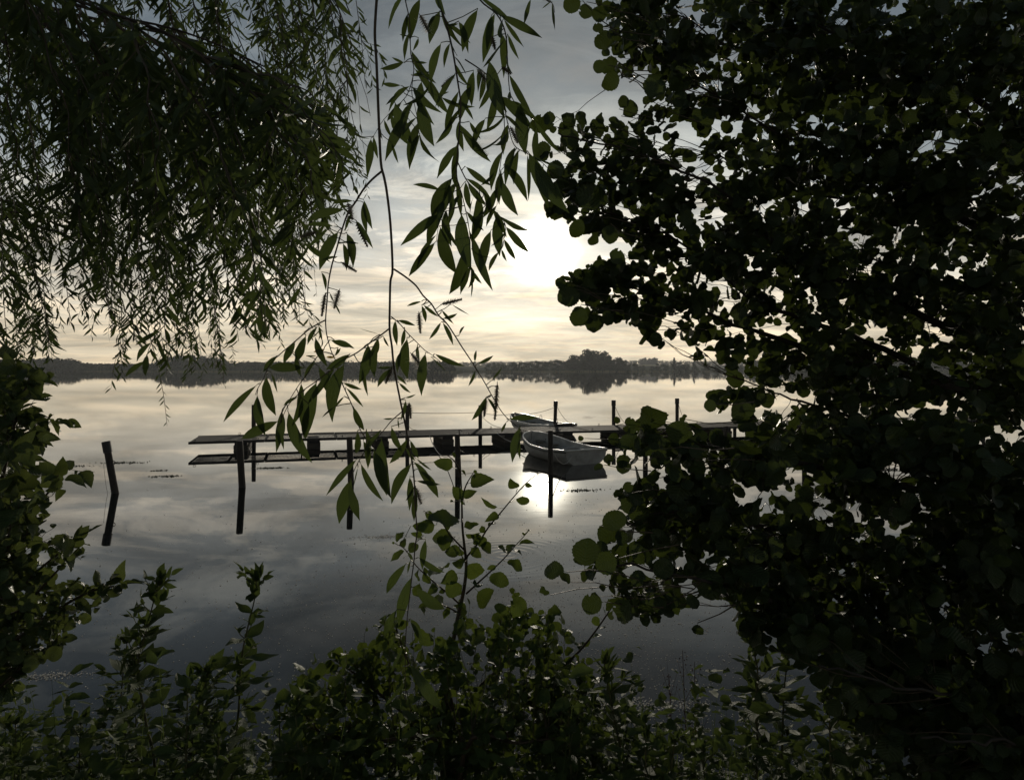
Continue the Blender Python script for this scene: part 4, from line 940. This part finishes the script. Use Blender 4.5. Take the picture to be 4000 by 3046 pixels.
# ================================================================== alder at right
AROOT = Vector((2.55, 3.3, .35))
alder = thing('alder_tree', 'large dark alder with round leaves filling the right side', 'tree', AROOT)
at_ = [AROOT + Vector(p) for p in ((0, 0, -.3), (.02, 0, .6), (.1, .05, 1.4), (.12, .0, 2.4), (.2, -.1, 3.6), (.2, -.2, 5.0), (.1, -.2, 7.0))]
obj('trunk', MB().tube(curve(at_, 4), taper(25, .17, .05), 10).mesh('trunk', M_BARK, True), alder)
AL = [[(4150, 1250, 3.3), (3900, 950, 3.2), (3590, 766, 3.0), (3482, 691, 2.95), (3284, 616, 2.9), (2950, 470, 2.8), (2600, 250, 2.7), (2420, 120, 2.7)],
      [(4150, 1500, 3.3), (3800, 1330, 3.1), (3500, 1180, 2.95), (3100, 1010, 2.8), (2900, 800, 2.7), (2600, 640, 2.6), (2350, 560, 2.5), (2180, 520, 2.45)],
      [(4150, 1650, 3.3), (3700, 1480, 3.2), (3300, 1300, 3.1), (2950, 1180, 3.0), (2700, 970, 2.9), (2450, 860, 2.8), (2280, 830, 2.7)],
      [(4150, 1700, 3.3), (3650, 1500, 3.1), (3200, 1380, 3.0), (2850, 1260, 2.9), (2600, 1160, 2.85), (2400, 1120, 2.8), (2240, 1130, 2.75)],
      [(4150, 2000, 3.3), (3700, 1800, 3.0), (3300, 1620, 2.9), (3050, 1540, 2.85), (2880, 1480, 2.8)],
      [(4150, 2100, 3.3), (3700, 1950, 2.7), (3200, 1830, 2.4), (2800, 1750, 2.2), (2560, 1700, 2.1), (2400, 1760, 2.05)],
      [(4150, 2450, 3.3), (3700, 2250, 2.7), (3300, 2130, 2.4), (2900, 2030, 2.2), (2600, 2000, 2.1), (2450, 2050, 2.05)],
      [(4150, 2750, 3.2), (3600, 2560, 2.6), (3294, 2440, 2.3), (3100, 2380, 2.15), (2800, 2280, 2.0), (2520, 2220, 1.9), (2300, 2180, 1.85)],
      [(4150, 900, 3.3), (3850, 500, 3.1), (3500, 250, 2.9), (3100, 60, 2.8), (2700, -60, 2.8)],
      [(4150, 700, 3.6), (4000, 300, 3.7), (3800, 0, 3.7), (3600, -250, 3.7)],
      [(4150, 2900, 3.1), (3900, 2750, 2.4), (3600, 2700, 2.0), (3350, 2640, 1.75), (3200, 2600, 1.7)],
      [(4150, 1350, 3.5), (3950, 1150, 3.9), (3600, 980, 4.1), (3200, 850, 4.2), (2900, 700, 4.2)],
      [(4150, 2950, 3.0), (4000, 2900, 2.2), (3800, 2900, 1.9), (3600, 2880, 1.8)],
      [(4150, 1000, 3.5), (3700, 850, 3.3), (3350, 790, 3.2), (3000, 720, 3.1), (2800, 600, 3.1)],
      [(4150, 1400, 3.4), (3850, 1150, 3.4), (3600, 1080, 3.4), (3300, 960, 3.3), (3050, 880, 3.3)],
      [(4150, 600, 3.3), (3700, 330, 3.2), (3300, 220, 3.1), (2900, 190, 3.0), (2650, 60, 3.0)],
      [(4150, 800, 3.8), (3950, 620, 3.8), (3700, 560, 3.8), (3450, 470, 3.8)],
      [(4150, 2200, 3.3), (3950, 2050, 2.9), (3750, 2150, 2.6), (3500, 2300, 2.5), (3300, 2300, 2.5)]]
ALIMB = []
for i, pts in enumerate(AL):
    z0 = at(*pts[0]).z; k = min(range(len(at_)), key=lambda q: abs(at_[q].z - z0 + .5)); c = curve([at_[k]] + [at(*p) for p in pts], 5); n = len(c)
    for j in range(1, n - 1): c[j] = c[j] + rv() * .008
    obj('limb', MB().tube(c, taper2(n, .034 if i not in (9, 10, 11, 12) else .014, .003), 7).mesh('limb', M_BARK, True), alder); ALIMB.append(c[4:])
APOLY = [(1275, -60), (1280, 60), (1290, 135), (1310, 190), (1365, 200), (1395, 250), (1330, 270), (1290, 260), (1240, 240), (1150, 255), (1148, 310), (1165, 370), (1175, 450), (1200, 478), (1240, 470), (1245, 525), (1290, 530), (1310, 500), (1350, 500),
         (1330, 545), (1290, 560), (1230, 570), (1200, 600), (1200, 655), (1235, 695), (1275, 690), (1320, 690), (1375, 715), (1410, 748), (1440, 712), (1490, 730), (1495, 775), (1535, 805), (1580, 800), (1600, 850), (1535, 840), (1520, 880), (1480, 905),
         (1440, 905), (1370, 905), (1330, 920), (1345, 950), (1300, 960), (1305, 1000), (1325, 1050), (1340, 1080), (1295, 1115), (1300, 1150), (1240, 1175), (1170, 1215), (1200, 1240), (1240, 1270), (1255, 1315), (1340, 1340), (1400, 1345), (1440, 1310),
         (1500, 1365), (1560, 1340), (1620, 1400), (1690, 1410), (1745, 1440), (1735, 1500), (1790, 1540), (1850, 1640), (1880, 1740), (2700, 1740), (2700, -60)]
AGAPS = [(1935, 1015, 64, 24, 0.05), (1590, 1140, 20, 15, 0.1), (2030, 1230, 38, 27, 0.2), (1790, 1230, 42, 17, 0.35), (1700, 860, 51, 17, 0.54), (1660, 300, 51, 42, 0.66), (1860, 560, 60, 47, 0.54), (2010, 330, 51, 38, 0.54), (1700, 640, 38, 24, 0.6), (1480, 290, 30, 34, 0.66), (2080, 470, 34, 38, 0.47), (1560, 60, 34, 34, 0.72), (1850, 700, 51, 42, 0.6), (1420, 960, 17, 13, 0.3), (1680, 1480, 51, 60, 0.2), (1330, 530, 34, 15, 0.23), (2080, 240, 20, 17, 0.47), (1580, 1310, 34, 15, 0.4), (1505, 620, 34, 19, 0.72), (2050, 700, 34, 42, 0.72), (1720, 1060, 21, 14, 0.3)]
alv, atw = [], MB()
def adepth(x, y):
    if y > 880: return random.uniform(1.85, 2.9) + (.2 if x > 1700 else 0)
    return random.uniform(2.45, 3.3) + (random.uniform(0, 1.1) if x > 1600 and random.random() < .5 else 0)
OUTW = Vector((-1, -.2, .1))
crown(APOLY, 1150, adepth, ALIMB, 'alder', .071, 9, atw, alv, OUTW, gaps=AGAPS, box=(1140, 2206, -40, 1700))
crown([(1560, -60), (1640, 250), (1600, 420), (1720, 640), (1690, 800), (1640, 900), (1600, 1150), (1500, 1250), (1700, 1400), (1800, 1500), (1880, 1740), (2700, 1740), (2700, -60)], 760, adepth, ALIMB, 'alder', .072, 9, atw, alv, OUTW, gaps=AGAPS, box=(1500, 2300, -40, 1720))
crown([(2200, -900), (3200, -900), (3200, 1700), (2200, 1700)], 260, adepth, ALIMB, 'alder', .085, 9, atw, alv, OUTW)
obj('twigs', atw.mesh('twigs', M_TWIG), alder, kind='stuff')
near = []
def round_leaf(z, cx, cy, r, d, ang=None, k='alder'):
    a = random.uniform(0, 6.28) if ang is None else R(ang); q = zq(z, cx, cy); s = r / ZM[z][2]
    b = (q[0] - math.cos(a) * s * 1.18, q[1] + math.sin(a) * s * 1.18); t = (q[0] + math.cos(a) * s, q[1] - math.sin(a) * s)
    return leaf_bt('q', *b, *t, d, k, random.uniform(.8, 1.02), .6, .45)
for x, y, r, a in ((260, 20, 40, 200), (315, 50, 35, 260), (378, 60, 36, 200), (372, 120, 25, 190), (398, 170, 40, 230), (405, 228, 20, 150), (430, 268, 28, 180), (378, 287, 30, 190), (432, 345, 35, 210), (312, 510, 32, 110), (125, 535, 42, 170), (178, 558, 17, 200),
                   (388, 512, 25, 100), (440, 530, 30, 120), (505, 472, 38, 40), (130, 645, 42, 200), (190, 725, 36, 210), (235, 750, 32, 250), (185, 900, 50, 200), (260, 905, 26, 320), (345, 850, 56, 160), (280, 980, 42, 240), (350, 1030, 30, 250), (420, 1010, 42, 270), (210, 1217, 26, 175), (222, 1242, 20, 190),
                   (245, 1280, 52, 200), (290, 1355, 38, 260), (410, 1365, 28, 270), (620, 1460, 32, 265), (680, 1440, 28, 280), (575, 1425, 28, 220), (530, 1365, 20, 260), (450, 1110, 36, 150), (480, 440, 30, 60), (730, 460, 36, 300), (710, 370, 34, 160), (610, 390, 40, 80)):
    near.append(round_leaf('8', x, y, r, random.uniform(2.3, 2.6), a))
for x, y, r, a, d in ((1015, 310, 118, 92, 1.75), (800, 430, 56, 150, 1.9), (200, 1365, 138, 85, 1.7), (470, 205, 38, 100, 2.0), (590, 225, 62, 150, 2.0), (760, 290, 62, 170, 2.0), (155, 362, 32, 180, 1.9), (815, 665, 44, 100, 2.0), (310, 612, 52, 200, 1.9), (1290, 78, 62, 190, 2.0), (440, 1085, 125, 20, 1.75),
                      (570, 790, 56, 120, 1.9), (1160, 480, 70, 60, 1.9), (20, 1590, 60, 150, 1.8), (380, 1450, 110, 200, 1.75), (650, 1590, 90, 60, 1.8), (870, 1500, 110, 40, 1.75), (1180, 620, 80, 230, 1.85), (1630, 120, 62, 110, 2.0), (1060, 170, 24, 100, 2.0), (755, 165, 20, 60, 2.0), (440, 370, 60, 175, 1.95)):
    near.append(round_leaf('r', x, y, r * .88, d, a))
for x, y, r, a, d in ((945, 290, 92, 190, 1.7), (1180, 330, 95, 250, 1.7), (670, 45, 95, 170, 1.75), (1700, 480, 55, 270, 1.75), (1330, 330, 80, 300, 1.7), (610, 190, 50, 130, 2.2)):
    near.append(round_leaf('d', x, y, r * .82, d, a))
for q in near: leaf_obj(q, alder, M_ALDER)
ntw = MB()
for q in near:                                   # each near leaf hangs on a short shoot running back into the crown
    e = q.b + Vector((.16, .10, -.02)) + rv() * .04; ntw.tube([q.b, q.b.lerp(e, .5) + rv() * .012, e], [.0012, .0016, .0022], 4, False)
obj('shoots', ntw.mesh('shoots', M_TWIG), alder, kind='stuff')
finish_leaves(alder, alv, M_ALDER, 300 - len(near))

# ================================================================== alder sapling in the middle
SROOT = at(1700, 3250, 2.75); SROOT.z = .55
sap = thing('alder_sapling', 'slender young alder with serrated leaves rising at bottom centre', 'sapling', SROOT)
main = [SROOT] + [at(*p, 2.7) for p in [zq('c', 1860, 1250), zq('c', 1880, 1000), zq('c', 1900, 760), zq('c', 1960, 430), zq('c', 2010, 200), zq('7', 1030, 1100), zq('7', 1015, 950), zq('7', 1000, 800), zq('7', 995, 600), zq('7', 985, 350), zq('7', 975, 60)]]
c = curve(main, 4); obj('stem', MB().tube(c, taper(len(c), .011, .002), 8).mesh('stem', M_TWIG, True), sap); SAX, SPT = [curve(main, 12)], []
for pts in ([(1030, 1040), (1130, 920), (1200, 810), (1300, 690), (1400, 570), (1480, 480), (1560, 410)], [(1030, 1320), (1150, 1210), (1300, 1070), (1400, 960), (1500, 850)], [(1000, 1420), (880, 1310), (780, 1230), (640, 1100), (560, 980), (480, 930)],
            [(1012, 980), (900, 860), (830, 760), (700, 680)], [(1000, 580), (1030, 480), (1090, 380)], [(985, 380), (940, 300), (880, 250)], [(985, 1480), (880, 1420), (720, 1370), (640, 1330)]):
    c = curve(stem('7', pts, 2.7, 2.6), 4); SAX.append(curve(stem('7', pts, 2.7, 2.6), 12)); obj('side_shoot', MB().tube(c, taper(len(c), .0042, .0012), 6).mesh('side_shoot', M_TWIG, True), sap)
for (a, b, c_, e, wf) in ((940, 350, 776, 290, .9), (1045, 470, 1238, 435, .8), (1005, 600, 925, 495, 1), (1002, 590, 1112, 522, .9), (985, 365, 1032, 412, .7), (945, 275, 918, 232, .8), (1425, 512, 1368, 428, 1.1), (1480, 480, 1538, 490, .9), (1400, 590, 1518, 605, .6), (1282, 660, 1135, 590, .5), (1292, 715, 1178, 748, .8),
        (1005, 770, 755, 705, .7), (800, 790, 640, 820, 1), (1002, 810, 1128, 788, .9), (1012, 860, 1142, 862, .7), (945, 880, 738, 885, .7), (932, 922, 786, 932, .8), (992, 1010, 860, 990, 1.1), (1130, 940, 1242, 1005, 1), (1060, 960, 1142, 1042, .9), (1022, 1075, 918, 1080, 1.2), (1038, 1080, 1135, 1185, 1.1), (968, 1160, 836, 1240, 1),
        (905, 1065, 775, 1205, .8), (822, 1272, 722, 1312, 1.1), (1015, 1250, 876, 1305, .8), (1108, 1290, 1226, 1412, 1), (1190, 1190, 1345, 1225, .7), (1352, 1000, 1285, 948, .9), (1428, 942, 1552, 915, .6), (1330, 1070, 1468, 1112, .7), (1262, 1098, 1188, 1132, .8), (905, 612, 928, 598, 1), (600, 800, 760, 760, .8),
        (700, 690, 800, 740, .7), (760, 1250, 700, 1180, .8), (1080, 920, 1190, 900, .8), (700, 870, 600, 850, .8), (1020, 640, 985, 560, .7), (1085, 390, 1110, 372, 1.0), (720, 1370, 660, 1440, 1), (560, 980, 450, 1075, .7), (480, 932, 455, 925, 1), (880, 1420, 870, 1520, 1)):
    q = leaf_bt('7', a, b, c_, e, 2.66 + random.uniform(-.05, .05), random.choice(('ovate', 'ovate', 'alder')), wf * 1.02, .85, .5); leaf_obj(q, sap, M_YOUNG); SPT.append(q.b)
extra = []
for a in SAX:
    for j in range(4, len(a), 5):
        if proj(a[j])[1] < 2050 or random.random() < .35: continue
        extra.append(Leaf(a[j], rv() + (a[j] - a[j - 1]).normalized() * .5, (CAMV - a[j]).normalized() * .5 + Vector((0, 0, .6)) + rv() * .9, random.uniform(.03, .06), random.uniform(.7, 1.05), random.choice(('ovate', 'alder'))))
for q in extra: leaf_obj(q, sap, M_YOUNG)
stalks(sap, SPT, SAX, .0014, .25)

# ================================================================== shrubs
def shrub(name, label, root, fan, poly, ntw, dep, kind, L, nleaf, m, outward, limit, tilt=.8, box=None, **k):
    o = thing(name, label, 'shrub', root); limbs = []
    for p in fan:
        c = curve([root] + [at(x * P2Q, y * P2Q, d) for x, y, d in p], 5); obj('branch', MB().tube(c, taper(len(c), .012, .0025), 6).mesh('branch', M_TWIG, True), o); limbs.append(c[5:])
    lv, tw = [], MB(); crown(poly, ntw, dep, limbs, kind, L, nleaf, tw, lv, outward, reach=.17, tilt=tilt, box=box, **k)
    for c in limbs:
        for j in range(len(c) // 2, len(c)):
            for _ in range(2): lv.append(Leaf(c[j] + rv() * .006, (c[j] - c[j - 1]).normalized() * .5 + rv() * .9, (CAMV - c[j]).normalized() * .6 + Vector((0, 0, .5)) + rv() * tilt, L * random.uniform(.55, 1.1), random.uniform(.7, 1.05), kind))
    obj('twigs', tw.mesh('twigs', M_TWIG), o, kind='stuff'); finish_leaves(o, lv, m, limit); return o
BPOLY = [(560, 1580), (610, 1520), (650, 1420), (690, 1450), (730, 1380), (765, 1400), (800, 1330), (850, 1285), (880, 1330), (950, 1340), (1010, 1300), (1060, 1310), (1110, 1270), (1150, 1320), (1200, 1300), (1240, 1390), (1280, 1450), (1330, 1540), (1320, 1740), (540, 1740)]
shrub('alder_shrub', 'low spreading alder bush with bright backlit leaves at bottom centre', Vector((-.25, 2.9, .6)),
      [[(900, 1600, 2.9), (800, 1480, 2.9), (720, 1420, 2.9)], [(950, 1580, 2.8), (880, 1430, 2.8), (850, 1340, 2.8)], [(1000, 1560, 2.9), (1080, 1430, 2.95), (1130, 1340, 3.0)], [(1020, 1560, 3.0), (1150, 1480, 3.0), (1250, 1400, 3.0), (1330, 1290, 3.0)],
       [(960, 1620, 2.6), (780, 1600, 2.6), (650, 1560, 2.6)], [(1000, 1620, 2.5), (1120, 1600, 2.5), (1250, 1580, 2.5)], [(980, 1600, 2.7), (960, 1450, 2.7)]],
      BPOLY, 275, lambda x, y: random.uniform(2.45, 3.05), 'alder', .056, 9, M_YOUNG, Vector((0, 0, 1)), 240, .9, box=(540, 1330, 1270, 1700), droop=.05, jit=22)
LPOLY = [(-60, 745), (40, 770), (100, 790), (150, 830), (190, 885), (160, 920), (115, 940), (120, 985), (165, 985), (205, 1010), (205, 1060), (150, 1095), (120, 1130), (190, 1165), (215, 1180), (140, 1230), (185, 1255), (250, 1255), (285, 1270), (215, 1320), (200, 1350), (150, 1400), (110, 1420), (60, 1440), (40, 1490), (60, 1560), (-60, 1640)]
shrub('leafy_shrub', 'dark leafy shrub with large pointed leaves along the left edge', Vector((-2.35, 2.55, .5)),
      [[(-60, 1300, 2.5), (0, 1050, 2.5), (40, 880, 2.5), (70, 800, 2.5)], [(-40, 1300, 2.4), (60, 1120, 2.4), (130, 1030, 2.4)], [(-50, 1400, 2.5), (60, 1250, 2.5), (170, 1160, 2.5)], [(-60, 1500, 2.6), (60, 1360, 2.6), (180, 1280, 2.6), (260, 1260, 2.6)], [(-80, 1550, 2.5), (0, 1480, 2.5), (50, 1430, 2.5)], [(-60, 1200, 2.7), (-20, 900, 2.8), (20, 780, 2.8)]],
      [p for p in LPOLY if p[1] < 1150] + [(100, 1160), (-60, 1180)], 50, lambda x, y: random.uniform(2.2, 2.8), 'ovate', .092, 7, M_SHRUB, Vector((1, 0, .2)), 160, .7, box=(-60, 215, 740, 1180), droop=.45, jit=26)
shrub('round_leaved_shrub', 'round leaved bush below the large pointed leaves at lower left', Vector((-2.2, 2.7, .5)),
      [[(-50, 1450, 2.5), (60, 1300, 2.5), (170, 1180, 2.5)], [(-60, 1500, 2.6), (60, 1360, 2.6), (180, 1280, 2.6), (260, 1260, 2.6)], [(-80, 1600, 2.5), (0, 1500, 2.5), (50, 1430, 2.5)], [(-60, 1400, 2.4), (0, 1200, 2.4), (100, 1120, 2.4)]],
      [(-60, 1080)] + [p for p in LPOLY if p[1] >= 1080], 95, lambda x, y: random.uniform(2.3, 2.85), 'alder', .058, 8, M_SHRUB, Vector((1, 0, .2)), 200, .9, box=(-60, 290, 1080, 1560), droop=.1, jit=22)

# ================================================================== tall herbs
def herb(name, label, z, pts, d, nodes, L, parts=True, root=None, m=None, group='tall bank herbs'):
    top = [at(*zq(z, *p), d) for p in pts]; base = Vector(root) if root is not None else Vector((top[0].x, d, bank_fn(top[0].x, d)[2]))
    if (top[0] - base).length > .02: pl = [base] + top
    else: pl = top
    o = thing(name, label, 'plant', base, 0, group); c = curve(pl, 6)
    obj('stem', MB().tube(c, taper(len(c), .0065, .0022), 6).mesh('stem', M_STEM, True), o); lv, sh = [], MB(); n = len(c)
    for i in range(nodes):
        f = .12 + .88 * (i / (nodes - 1)) ** .9; k = min(int(f * (n - 1)), n - 1); p = c[k]; t = (c[k] - c[max(k - 1, 0)]).normalized(); a0 = i * math.pi / 2 + random.uniform(-.4, .4)
        sc = (1.0 if f < .7 else 1 - (f - .7) * 2.1) * random.uniform(.8, 1.15)
        for s in (0, math.pi):
            a = a0 + s; h = Vector((math.cos(a), math.sin(a), 0)); up = .25 + (.9 if f > .85 else 0) + random.uniform(-.35, .2)
            dv = h + Vector((0, 0, up)); lv.append(Leaf(p, dv, Vector((0, 0, 1)) - h * .2 + rv() * .35, L * max(sc, .35), random.uniform(.85, 1.15), 'herb'))
            if f > .3 and random.random() < .75:                       # leafy side shoot in the axil
                ln = random.uniform(.05, .15) * (1.2 - f * .6); e = p + (h * .7 + Vector((0, 0, .8))).normalized() * ln; sh.tube([p, p.lerp(e, .5) + h * .006, e], [.002, .0016, .001], 4, False)
                for q in range(random.randint(3, 6)):
                    b = p.lerp(e, random.uniform(.4, 1)); lv.append(Leaf(b, h * .5 + rv() * .7 + Vector((0, 0, .5)), Vector((0, 0, 1)) + rv() * .6, L * random.uniform(.28, .5), random.uniform(.9, 1.3), 'herb'))
    for q in range(6): lv.append(Leaf(c[-1], Vector((0, 0, 1)) + rv() * .6, rv(), L * random.uniform(.25, .45), 1.1, 'herb'))
    if sh.v: obj('side_shoots', sh.mesh('side_shoots', M_STEM), o, kind='stuff')
    if parts: finish_leaves(o, lv, m or M_HERB, 300)
    else: obj('foliage', leaf_mass('foliage', lv, m or M_HERB), o, kind='stuff')
    return o
herb('willowherb', 'tall leafy herb at lower left, its bushy top against the dark water', 'b', [(1210, 1760), (1140, 1280), (1090, 1000), (1070, 850), (1080, 700), (1130, 540), (1190, 300), (1230, 170)], 2.7, 16, .15)
herb('willowherb', 'slender herb with pale forked top, second of the tall herbs from left', 'c', [(210, 1760), (230, 1450), (265, 1100), (270, 900), (300, 640), (385, 280), (400, 140)], 2.75, 14, .14)
herb('willowherb', 'shorter herb between the two tall herbs at lower left', 'b', [(1440, 1760), (1480, 1450), (1520, 1200), (1590, 950), (1610, 860)], 2.6, 12, .13)
herb('willowherb', 'herb right of the bottom bush with folded drooping leaf', 'd', [(1180, 1620), (1150, 1350), (1110, 1150), (1060, 900), (1030, 720)], 2.5, 12, .14)
herb('willowherb', 'dark herb under the alder branch at lower right', 'd', [(2120, 1640), (2130, 1300), (2120, 1000), (2130, 760), (2070, 520)], 2.6, 14, .14)
herb('willowherb', 'thin leaning herb behind the leftmost tall herb', 'b', [(1100, 1760), (1000, 1420), (940, 1180), (950, 900), (985, 620)], 2.95, 12, .12)
herb('willowherb', 'leafy herb at the bottom right corner of the open water', 'p', [(1680, 1760), (1685, 1600), (1690, 1480), (1700, 1400)], 2.9, 12, .13)
place = ['in the bottom left corner', 'left of the leftmost tall herb', 'before the leftmost tall herb', 'just right of the leftmost tall herb', 'left of the second tall herb', 'right of the second tall herb', 'at the left foot of the bottom bush', 'at the foot of the sapling',
         'before the bottom bush', 'at the right foot of the bottom bush', 'left of the folded leaf herb', 'right of the folded leaf herb', 'beside the dry red stalks', 'under the lower alder branch', 'in the dark under the alder', 'near the bottom right corner', 'deep in the bottom right corner', 'between bush and dry stalks']
XP = [30, 170, 290, 400, 470, 600, 650, 960, 860, 1230, 1280, 1390, 1520, 1790, 1880, 2000, 2120, 1440]; YP = [1560, 1560, 1540, 1500, 1560, 1520, 1540, 1560, 1590, 1530, 1590, 1590, 1620, 1540, 1520, 1500, 1530, 1600]
for i, (x, y) in enumerate(zip(XP, YP)):
    herb('bank_herb', 'short leafy green herb ' + place[i], 'p', [(x + random.uniform(-20, 20), 1790), (x, (1790 + y) / 2), (x + random.uniform(-15, 15), y)], random.uniform(2.3, 2.9), 10, .12, False, group='short bank herbs')
# dry dock stalks
for i, (x, y0) in enumerate(((1440, 1450), (1475, 1400), (1502, 1425))):
    d = 3.2 + i * .1; t = [at(*zq('p', x + 6 * math.sin(k + i), yy), d) for k, yy in enumerate((1780, 1650, 1540, y0))]
    o = thing('dry_dock', ('thin dry reddish stalk left of three at the bottom', 'tallest dry reddish stalk of three at the bottom', 'thin dry reddish stalk right of three at the bottom')[i], 'plant', t[0], 0, 'dry stalks')
    c = curve(t, 5); obj('stem', MB().tube(c, taper(len(c), .004, .0012), 5).mesh('stem', M_REDSTEM), o); b = MB()
    for k in range(90):
        f = random.uniform(.35, 1); p = c[int(f * (len(c) - 1))] + Vector((random.gauss(0, .02), random.gauss(0, .02), random.gauss(0, .01))); s = random.uniform(.002, .005); v = rv(); q = v.orthogonal().normalized()
        b.add([p - v * s, p + q * s, p + v * s, p - q * s], [(0, 1, 2, 3)])
    for k in range(7):
        f = random.uniform(.4, .95); p = c[int(f * (len(c) - 1))]; b.tube([p, p + Vector((random.uniform(-.06, .06), random.uniform(-.03, .03), random.uniform(.08, .16)))], [.0013, .0006], 3, False)
    obj('seed_heads', b.mesh('seed_heads', M_REDSTEM), o, kind='stuff')
gl = []
for i in range(1500):
    x = random.choice((random.uniform(-60, 700), random.uniform(-60, 300), random.uniform(1250, 2100))); d = random.uniform(2.5, 3.6); p = at(x * P2Q, YH, d); p.z = bank_fn(p.x, d)[2]
    hgt = random.uniform(.35, .95 if x < 420 else .7); gl.append(Leaf(p, Vector((random.gauss(0, .18), random.gauss(0, .18), 1)), rv(), hgt, random.uniform(.5, .8), 'blade'))
tag(obj('bank_grass', leaf_mass('bank_grass', gl, M_GRASS)), 'thin grass growing between the herbs on the bank', 'grass', kind='stuff')

# tangled low weeds covering the bank edge to edge
ul = []
for i in range(620):
    x = random.choice((random.uniform(-60, 700), random.uniform(-60, 1350), random.uniform(1150, 1950), random.uniform(-60, 1900))); d = random.uniform(2.25, 3.5); top = 1690 - 250 * random.random() ** 2.0 - (60 if random.random() < .1 else 0)
    tp = at(x * P2Q, top * P2Q, d); b0 = Vector((tp.x + random.gauss(0, .08), d, bank_fn(tp.x, d)[2])); v = tp - b0
    if v.z < .1: continue
    ul.append(Leaf(b0, v, rv(), v.length, .35 / max(v.length, .3), 'blade')); n = random.randint(9, 17); kd = random.choice(('herb', 'herb', 'ovate', 'alder'))
    for j in range(n):
        f = 1 - (j / n) * min(1, .55 / v.length); p = b0 + v * f; az = j * 2.2 + random.uniform(-.5, .5); h = Vector((math.cos(az), math.sin(az), random.uniform(-.3, .6)))
        ul.append(Leaf(p + rv() * .012, h, Vector((0, 0, 1)) + rv() * .55, (.085 if kd == 'herb' else .055) * random.uniform(.45, 1.2), random.uniform(.8, 1.15), kd))
tag(obj('bank_weeds', leaf_mass('bank_weeds', ul, M_HERB)), 'tangled low green weeds covering the bank along the bottom edge', 'weeds', kind='stuff')
